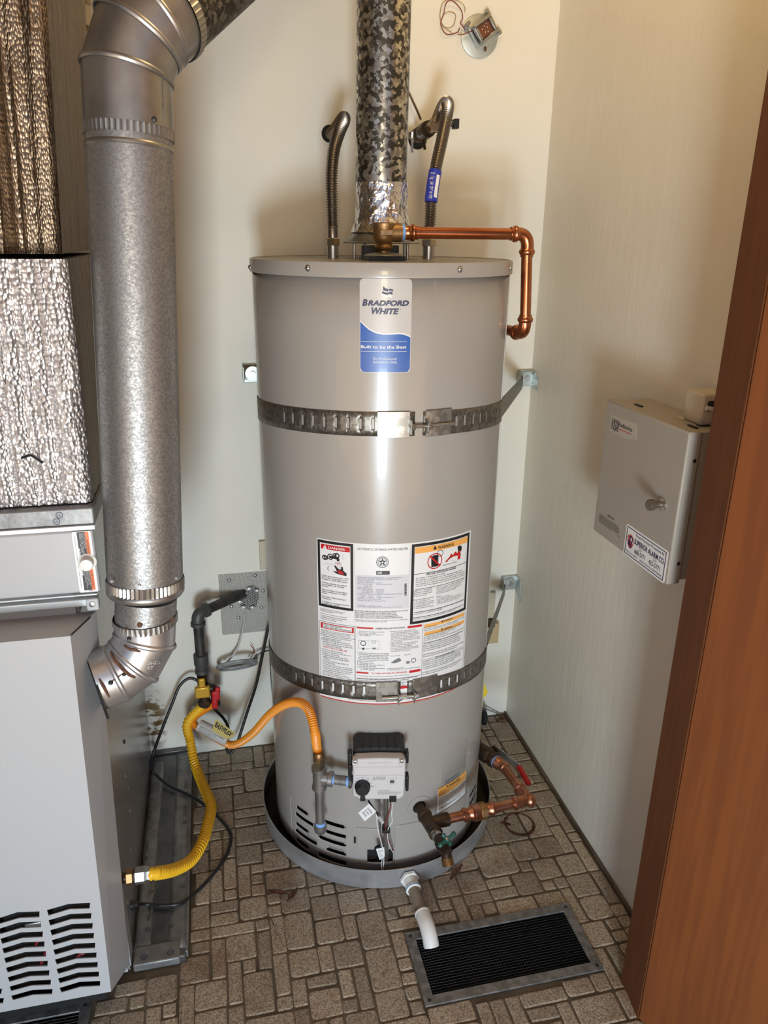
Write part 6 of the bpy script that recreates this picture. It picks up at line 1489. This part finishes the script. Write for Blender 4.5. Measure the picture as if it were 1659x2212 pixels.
# ================================================================== WALL BOXES behind the tank
def wbox(name, label, x0, y0, x1, y1, dep, material, cat):
    a, b_ = atY(x0, y1, YB - dep), atY(x1, y0, YB - dep); o = obj(name, MB().span((a.x, YB - dep, a.z), (b_.x, YB - .0005, b_.z)), material, None, bevel=.002); return tag(o, label, cat)
wbox('junction_box', 'small beige wall box peeking out left of the tank above the mesh', 562, 1168, 588, 1232, .012, m_beige, 'electrical box')
wp = thing('outlet_box', 'beige outlet plate on a tan wood block behind the right edge of the tank', 'electrical box', atY(1060, 1350, YB))
a, b_ = atY(1030, 1393, YB - .02), atY(1078, 1352, YB - .02); obj('wood_block', MB().span((a.x, YB - .022, a.z), (b_.x, YB - .0005, b_.z + .01)), m_tan, wp, bevel=.001)
a, b_ = atY(1030, 1338, YB - .012), atY(1071, 1279, YB - .012); pt = obj('plate', MB().span((a.x, YB - .014, a.z), (b_.x, YB - .0005, b_.z)), m_beige, wp, bevel=.002)
mb = MB().span((a.x, YB - .026, atY(1060, 1353, YB - .02).z), (b_.x - .001, YB - .001, atY(1060, 1338, YB - .02).z)); obj('recess', mb, m_brassd, wp)
yt = thing('yellow_tag', 'yellow paper tag poking out behind the lower right of the tank', 'tag', atY(1046, 1490, 1.72))
obj('paper', MB().prism([atY(1030, 1455, 1.75), atY(1047, 1462, 1.75), atY(1046, 1476, 1.74), atY(1054, 1496, 1.73), atY(1044, 1508, 1.74), atY(1040, 1545, 1.75), atY(1032, 1600, 1.76), V((.55, 1.76, .002)), atY(1022, 1545, 1.75)], (0, .0006, 0)), mat('yellow_tag_paper', (.85, .60, .03), .5), yt)
bc = thing('drain_cable', 'black cable and grey wire on the floor in the far right corner behind the tank', 'cable', atZ(1060, 1545, .01))
obj('hose_end', MB().tube(spline([atY(1030, 1535, 1.88), atY(1042, 1535, 1.90), atY(1047, 1548, 1.90), atY(1045, 1562, 1.88)], 6), .010, 12), m_cord, bc)
obj('wire', MB().tube(spline([atY(1040, 1528, 1.92), atY(1056, 1534, 1.93), atY(1072, 1540, 1.938), atY(1086, 1546, 1.94)], 6), .0022, 8), m_gcable, bc)
mb = MB(); q = atZ(1080, 1552, .006)
for k in range(6): mb.sphere(q + V((rng.uniform(-.02, .015), rng.uniform(-.012, .008), 0)), rng.uniform(.003, .006), (1.3, 1, .7), 8)
tag(obj('debris_pile', mb, m_debris), 'small clump of dark debris in the far right floor corner', 'debris')

# ================================================================== OLD SIREN DRIVER on the back wall
sc_ = atY(1036, 78, YB - .004)
sr = thing('wall_transformer', 'old doorbell transformer on a round steel disc high on the back wall', 'transformer', (sc_.x, YB, sc_.z))
Rd = (atY(1036, 126, YB - .004) - sc_).length
obj('disc', MB().lathe((sc_.x, YB, sc_.z), (0, -1, 0), [(Rd, .0006), (Rd, .004), (Rd - .002, .005), (.002, .005)], 48), m_zinc, sr)
ang = math.radians(36); ux_, uz_ = V((math.cos(ang), 0, math.sin(ang))), V((-math.sin(ang), 0, math.cos(ang)))
bcn = atY(1041, 68, YB - .03); fr_ = (ux_, V((0, 1, 0)), uz_)
def pz(x, y, dep): return atY(930 + x/9.217, y/9.217, YB - dep)
S0 = pz(1080, 590, .03)
obj('core_plate', MB().box(S0 + V((0, .016, 0)), (.056, .006, .046), fr_), m_zinc, sr, bevel=.001)
fb = MB(); w_, h_, t_ = .046, .042, .007
fb.box(S0 + uz_*(h_/2 - t_/2), (w_, .022, t_), fr_).box(S0 - uz_*(h_/2 - t_/2), (w_, .022, t_), fr_).box(S0 + ux_*(w_/2 - t_/2), (t_, .022, h_ - 2*t_), fr_).box(S0 - ux_*(w_/2 - t_/2), (t_, .022, h_ - 2*t_), fr_)
ff_ = obj('frame', fb, m_galvs, sr, bevel=.0015)
obj('winding', MB().box(S0 + V((0, .004, 0)), (w_ - 2*t_ + .001, .014, h_ - 2*t_ + .001), fr_), m_coil, sr, bevel=.002)
mb = MB()
for (a, b2) in ((-.006, .004), (.002, .007), (.007, .001), (.004, -.007), (-.002, -.005), (.009, .009)): mb.sphere(S0 + ux_*a + uz_*b2 + V((0, -.003, 0)), .0018, (1, 1, 1), 8)
obj('solder_spots', mb, m_steel, sr)
for (x, y) in ((720, 500), (1130, 215), (1165, 280), (1345, 585), (1385, 645), (760, 455)):
    q = pz(x, y, .02); obj('screw', MB().lathe(q, (0, -1, 0), [(.0045, -.012), (.0045, .002), (.002, .004)], 12), m_steel, sr)
q = pz(1095, 975, .008); obj('solder_lug', MB().sphere(q, .0035, (1, 1, 1.6), 10), m_coil, sr)
W1 = [(690, 600), (640, 520), (598, 458), (630, 400), (640, 320), (620, 220), (560, 130), (470, 40), (400, 8), (330, 40), (290, 130), (265, 260), (225, 380), (205, 460), (225, 560), (280, 650), (340, 690), (430, 680), (540, 640), (580, 560)]
obj('red_wire', MB().tube(spline([pz(x, y, .010 + .006*math.sin(i)) for i, (x, y) in enumerate(W1)], 6), .0011, 6), m_wred, sr)
W2 = [(540, 690), (640, 685), (740, 650), (880, 600)]
obj('red_wire', MB().tube(spline([pz(x, y, .018) for x, y in W2], 6), .0011, 6), m_wred, sr)
W3 = [(680, 240), (690, 180), (650, 90), (560, 20), (420, -15), (300, 10), (220, 120), (190, 300), (215, 450), (290, 540), (380, 555), (450, 510), (490, 400), (500, 300), (430, 250), (340, 240), (270, 290), (215, 400), (240, 520), (330, 600), (430, 650)]
obj('copper_wire', MB().tube(spline([pz(x, y, .008 + .005*math.cos(i)) for i, (x, y) in enumerate(W3)], 6), .0008, 6), mat('pale_copper_wire', (.42, .30, .17), .4, .5), sr)

# ================================================================== ALARM PANEL on the right wall
xf = .764; ay0, ay1 = 1.078, 1.352; az1a = atX(1313, 867, xf).z; az1 = atX(1492, 930, xf).z; az0 = atX(1437, 1259, xf).z; az0a = atX(1280, 1146, xf).z
A_y1 = atX(1297, 1005, xf).y; A_y0 = atX(1465, 1095, xf).y; zt_, zb2 = (az1a + az1)/2, (az0a + az0)/2
al_ = thing('alarm_panel', 'beige grey metal alarm control cabinet with stickers mounted on the right wall', 'alarm box', (XR, (A_y0 + A_y1)/2, (zt_ + zb2)/2))
obj('back_box', MB().span((xf + .022, A_y0 + .004, zb2 + .006), (XR - .0005, A_y1 - .001, zt_ - .002)), m_panel, al_, bevel=.0015)
dr_ = obj('cabinet_door', MB().span((xf, A_y0, zb2), (xf + .026, A_y1 + .001, zt_)), m_panel, al_, bevel=.003)
mb = MB()
for (y, z) in ((A_y1 - .06, zt_ + .0003), (A_y0 + .04, zt_ + .0003)): mb.span((xf + .03, y - .012, z - .002), (xf + .036, y + .012, z))
obj('vent_slot', mb, m_black, al_)
mb = MB().span((xf + .045, A_y0 + .05, zt_ - .002), (XR - .02, A_y0 + .11, zt_ + .0004)); obj('top_knockout', mb, m_beige, al_)
for z in (zb2 + .04, zt_ - .05): obj('screw_hole', MB().lathe((xf + .018, A_y0 + .0003, z), (0, -1, 0), [(.0036, 0), (.0036, .0005)], 12), m_black, al_)
kp = atX(1432, 1089, xf); kd = MB().lathe((xf, kp.y, kp.z), (-1, 0, 0), [(.0115, 0), (.0115, .003), (.0085, .004)], 28); kn_ = obj('lock_plate', kd, m_steel, dr_)
kd = MB().lathe((xf - .003, kp.y, kp.z), (-1, 0, 0), [(.0062, 0), (.0055, .006), (.0075, .011), (.0100, .016), (.0108, .021), (.0095, .026), (.005, .029), (.001, .0295)], 24); obj('knob', kd, m_knob, kn_)
def AF(px, py): p = atX(px, py, xf); return p.y, p.z
def c6(x, y): return (1240 + x/4.4235, 800 + y/4.4235)
def afn(off): return lambda y, z: V((xf - off, y, z))
def aq(mb, y0, y1, z0, z1, off, t=.0003): mb.span((xf - off - t, min(y0, y1), min(z0, z1)), (xf - off + .0001, max(y0, y1), max(z0, z1)))
# nameplate sticker, upper left
(ny1, nz1), (ny0, nz0) = AF(*c6(355, 430)), AF(*c6(597, 655)); 
mb = MB().prism([V((xf, y, z)) for y, z in ((ny1, AF(*c6(360, 420))[1]), (AF(*c6(575, 500))[0], AF(*c6(575, 500))[1]), (AF(*c6(597, 535))[0], AF(*c6(597, 535))[1]), (ny0, AF(*c6(590, 660))[1]), (AF(*c6(490, 655))[0], AF(*c6(490, 655))[1]), (ny1, AF(*c6(350, 580))[1]))], (-.0004, 0, 0)); nl = obj('name_sticker', mb, mat('worn_sticker', (.44, .40, .34), .4), dr_, smooth=False)
mb = MB(); f_ = afn(.0007)
def atext(mb, s, p, q, **k):   # p upper-left, q lower-right (photo readings); reads towards the door edge
    (ya, za), (yb_, zb__) = AF(*p), AF(*q); put_text(mb, s, 0, 1, 0, 1, lambda x, y: V((xf - .0008, ya + (yb_ - ya)*x, zb__ + (za - zb__)*y)), **k)
atext(mb, 'Radionics', c6(430, 492), c6(558, 590), bold=.01, res=3)
(ya, za), (yb_, zb__) = AF(*c6(372, 462)), AF(*c6(424, 572)); zb__ = AF(*c6(372, 560))[1]
for (p, q) in (((0, 0), (1, 0)), ((1, 0), (1, 1)), ((1, 1), (0, 1)), ((0, 1), (0, 0)), ((.35, .15), (.35, .85)), ((.35, .85), (.7, .1)), ((.7, .1), (.7, .9))):
    P = [V((xf - .0008, ya + (yb_ - ya)*a, zb__ + (za - zb__)*b2)) for a, b2 in (p, q)]; mb.cyl(P[0], P[1], .0005, n=4)
ring_patch(mb, (ya + yb_)/2, (za + zb__)/2, abs(yb_ - ya)*.36, abs(yb_ - ya)*.44, f_, 24, abs(za - zb__)/abs(yb_ - ya)); mb.cyl(V((xf - .0008, (ya + yb_)/2, zb__)), V((xf - .0008, (ya + yb_)/2, zb__ - .004)), .0005, n=4)
obj('lettering', mb, m_ink, nl, smooth=False, fix=False)
mb = MB(); (ya, za), (yb_, zb__) = AF(*c6(430, 560)), AF(*c6(552, 612)); aq(mb, ya, yb_, (za + zb__)/2 - .0005, (za + zb__)/2 + .0005, .0006); obj('red_underline', mb, m_inkr, nl)
def atextL(mb, s, x0, yt, yb, x1, **k):
    (ya, za), (_, zl), (yr, _) = AF(*c6(x0, yt)), AF(*c6(x0, yb)), AF(*c6(x1, (yt + yb)/2)); put_text(mb, s, 0, 1, 0, 1, lambda x, y: V((xf - .0008, ya + (yr - ya)*x, zl + (za - zl)*y)), **k)
mb = MB(); atextL(mb, 'IMPORTANT', 325, 1378, 1392, 392, bold=.02); atextL(mb, 'In case of fire, do not use this cabinet and\ncall the fire department. Disconnect power\nbefore service and test the system weekly.\nKeep this door closed and locked at all times\nunless the service company is present here\nto perform testing or repair.', 248, 1366, 1452, 455, bold=.012); atextL(mb, 'FORM 41', 415, 1572, 1582, 446); obj('printed_notice', mb, m_ink, dr_, smooth=False, fix=False)
# company sticker, lower right
(sy1, _a), (sy0, _b) = AF(1355, 1132), AF(1445, 1190); sz1 = (AF(1355, 1132)[1] + AF(1445, 1190)[1])/2; sz0 = (AF(1345, 1197)[1] + AF(1433, 1257)[1])/2
sy1 = (AF(1355, 1132)[0] + AF(1345, 1197)[0])/2; sy0 = (AF(1446, 1190)[0] + AF(1434, 1257)[0])/2
SW, SH = sy1 - sy0, sz1 - sz0
def ST(u, v, off=.0008): return V((xf - off, sy1 - SW*u, sz1 - SH*v))
mb = MB().prism([ST(u, v, 0) for u, v in round_rect(0, 1, 0, 1, .05, 4)], (-.0004, 0, 0)); st_ = obj('company_sticker', mb, m_paper, dr_, smooth=False)
mb = MB()
def strect(mb, u0, u1, v0, v1, off=.0007): mb.add([ST(u0, v1, off), ST(u1, v1, off), ST(u1, v0, off), ST(u0, v0, off)], [(0, 1, 2, 3)])
for (u0, u1, v0, v1) in ((.03, .97, .06, .085), (.03, .97, .915, .94), (.03, .045, .06, .94), (.955, .97, .06, .94)): strect(mb, u0, u1, v0, v1)
def stt(mb, s, u0, u1, v0, v1, **k): put_text(mb, s, u0, u1, -v1, -v0, lambda x, y: ST(x, -y, .0009), **k)
stt(mb, 'These Premises Protected By', .25, .93, .13, .235, res=3); stt(mb, 'SUPERIOR ALARM CO.', .24, .95, .29, .46, bold=.02, res=3)
stt(mb, '688-5771', .27, .53, .60, .74, res=3); stt(mb, '425-5771', .62, .88, .60, .74, res=3); stt(mb, 'SCOTTS\nVALLEY', .36, .44, .50, .57); stt(mb, 'SANTA\nCRUZ', .71, .79, .50, .57)
stt(mb, 'STATE LIC. NO. LA002760', .06, .36, .80, .86); stt(mb, 'SANTA CRUZ, CALIFORNIA', .41, .93, .80, .875)
poly_patch(mb, [(.10, -.62), (.09, -.45), (.12, -.32), (.16, -.26), (.20, -.32), (.205, -.42), (.19, -.48), (.205, -.58), (.19, -.66), (.14, -.70)], lambda x, y: ST(x, -y, .0009)); obj('navy_lettering', mb, m_navy, st_, smooth=False, fix=False)
mb = MB(); ring_patch(mb, .145, -.46, .072, .084, lambda x, y: ST(x, -.46*0 - y, .0011), 30, SW/SH); poly_patch(mb, [(.088, -.36), (.10, -.32), (.205, -.60), (.195, -.64)], lambda x, y: ST(x, -y, .0011)); obj('red_mark', mb, m_inkr, st_, smooth=False, fix=False)
mb = MB(); poly_patch(mb, [(.145, -.34), (.175, -.36), (.19, -.42), (.17, -.46), (.15, -.42)], lambda x, y: ST(x, -y, .0012)); obj('white_mark', mb, m_paper, st_, smooth=False, fix=False)
# small beige jack box above it
ja, jb = atX(1480, 860, .805), atX(1513, 905, .805)
jbx = thing('phone_jack', 'small beige phone jack box above the alarm panel next to the door jamb', 'jack box', (XR, ja.y, ja.z))
jy1 = atX(1478, 870, .808).y; jz1 = atX(1483, 840, .808).z; jz0 = atX(1475, 898, .808).z
obj('housing', MB().span((.808, jy1 - .052, jz0 - .006), (XR - .0005, jy1, jz1)), m_beige, jbx, bevel=.004)
obj('socket', MB().span((.818, jy1 - .0535, jz0 + .018), (.832, jy1 - .050, jz0 + .036)), m_black, jbx)
obj('plug_wire', MB().tube(spline([V((.81, jy1 - .060, jz0 + .026)), V((.826, jy1 - .062, jz0 + .022)), V((.842, jy1 - .066, jz0 + .008)), V((.850, jy1 - .07, jz0 - .004))], 5), .004, 8), m_clear, jbx)

# ================================================================== FLOOR MARKS AND DEBRIS
rc = atZ(1122, 1779, .0032); rs = thing('rust_stain', 'dark rust ring stain on the floor to the right of the pan', 'stain', (rc.x, rc.y, .003))
mb = MB(); n = 60; vs = []
for k in range(n):
    a = 2*PI*k/n; w = .0024 + .0014*noise.noise(V((math.cos(a)*2, math.sin(a)*2, 3))) + (.0018 if -2.6 < (a if a < PI else a - 2*PI) < -.2 else 0); r = .0375
    for rr_ in (r - w, r + w): vs.append((rc.x + rr_*math.cos(a), rc.y + rr_*1.05*math.sin(a), .0026))
mb.add(vs, [(2*k, 2*k + 1, (2*k + 3) % (2*n), (2*k + 2) % (2*n)) for k in range(n)]); obj('ring', mb, m_rust, rs)
mb = MB(); q = atZ(1093, 1775, .0018)
for k in range(5): mb.lathe(q + V((rng.uniform(-.012, .008), rng.uniform(-.012, .012), 0)), ZU, [(rng.uniform(.004, .008), 0), (.002, .0008)], 9)
obj('rust_blot', mb, m_rust, rs)
def leaf(px, py, ln, ang, label, seed):
    q = atZ(px, py, .006); rr = random.Random(seed); mb = MB(); d = V((math.cos(ang), math.sin(ang), 0)); s_ = V((-d.y, d.x, 0)); n = 8; vs = []
    for i in range(n + 1):
        t = i/n; w = .008*math.sin(PI*min(max(t, .04), .96))**.8*rr.uniform(.7, 1.2)
        for k in (-1, 0, 1): vs.append(q + d*(ln*(t - .5)) + s_*(w*k) + V((0, 0, .004*abs(k) + rr.uniform(0, .002))))
    mb.add(vs, [(i*3 + k, i*3 + k + 1, i*3 + 4 + k, i*3 + 3 + k) for i in range(n) for k in (0, 1)])
    o = obj('dead_leaf', mb, m_debris); s2 = o.modifiers.new('s', 'SOLIDIFY'); s2.thickness = .0008
    tag(o, label, 'leaf')
leaf(985, 1886, .06, .75, 'curled brown dead leaf on the floor under the drain valve by the pan', 3)
leaf(600, 1930, .05, -.4, 'dry reddish brown leaf scrap on the floor left in front of the pan', 5)
leaf(632, 1935, .045, .9, 'smaller brown leaf scrap on the floor just right of another scrap', 6)

# repeats share a group
GROUPS = {'wall_bracket': 'zinc brackets holding the tank straps', 'water_hose': 'corrugated water hoses above the tank', 'gas_hose': 'flexible gas hoses from the gas cock',
          'floor_register': 'floor vents with wire mesh', 'earthquake_strap': 'metal straps round the tank', 'insulated_duct': 'foil insulated ducts above the furnace', 'dead_leaf': 'dead leaf scraps on the floor'}
for o in list(C.objects):
    if o.parent is None and o.name.split('.')[0] in GROUPS and o.get('category'): o['group'] = GROUPS[o.name.split('.')[0]]
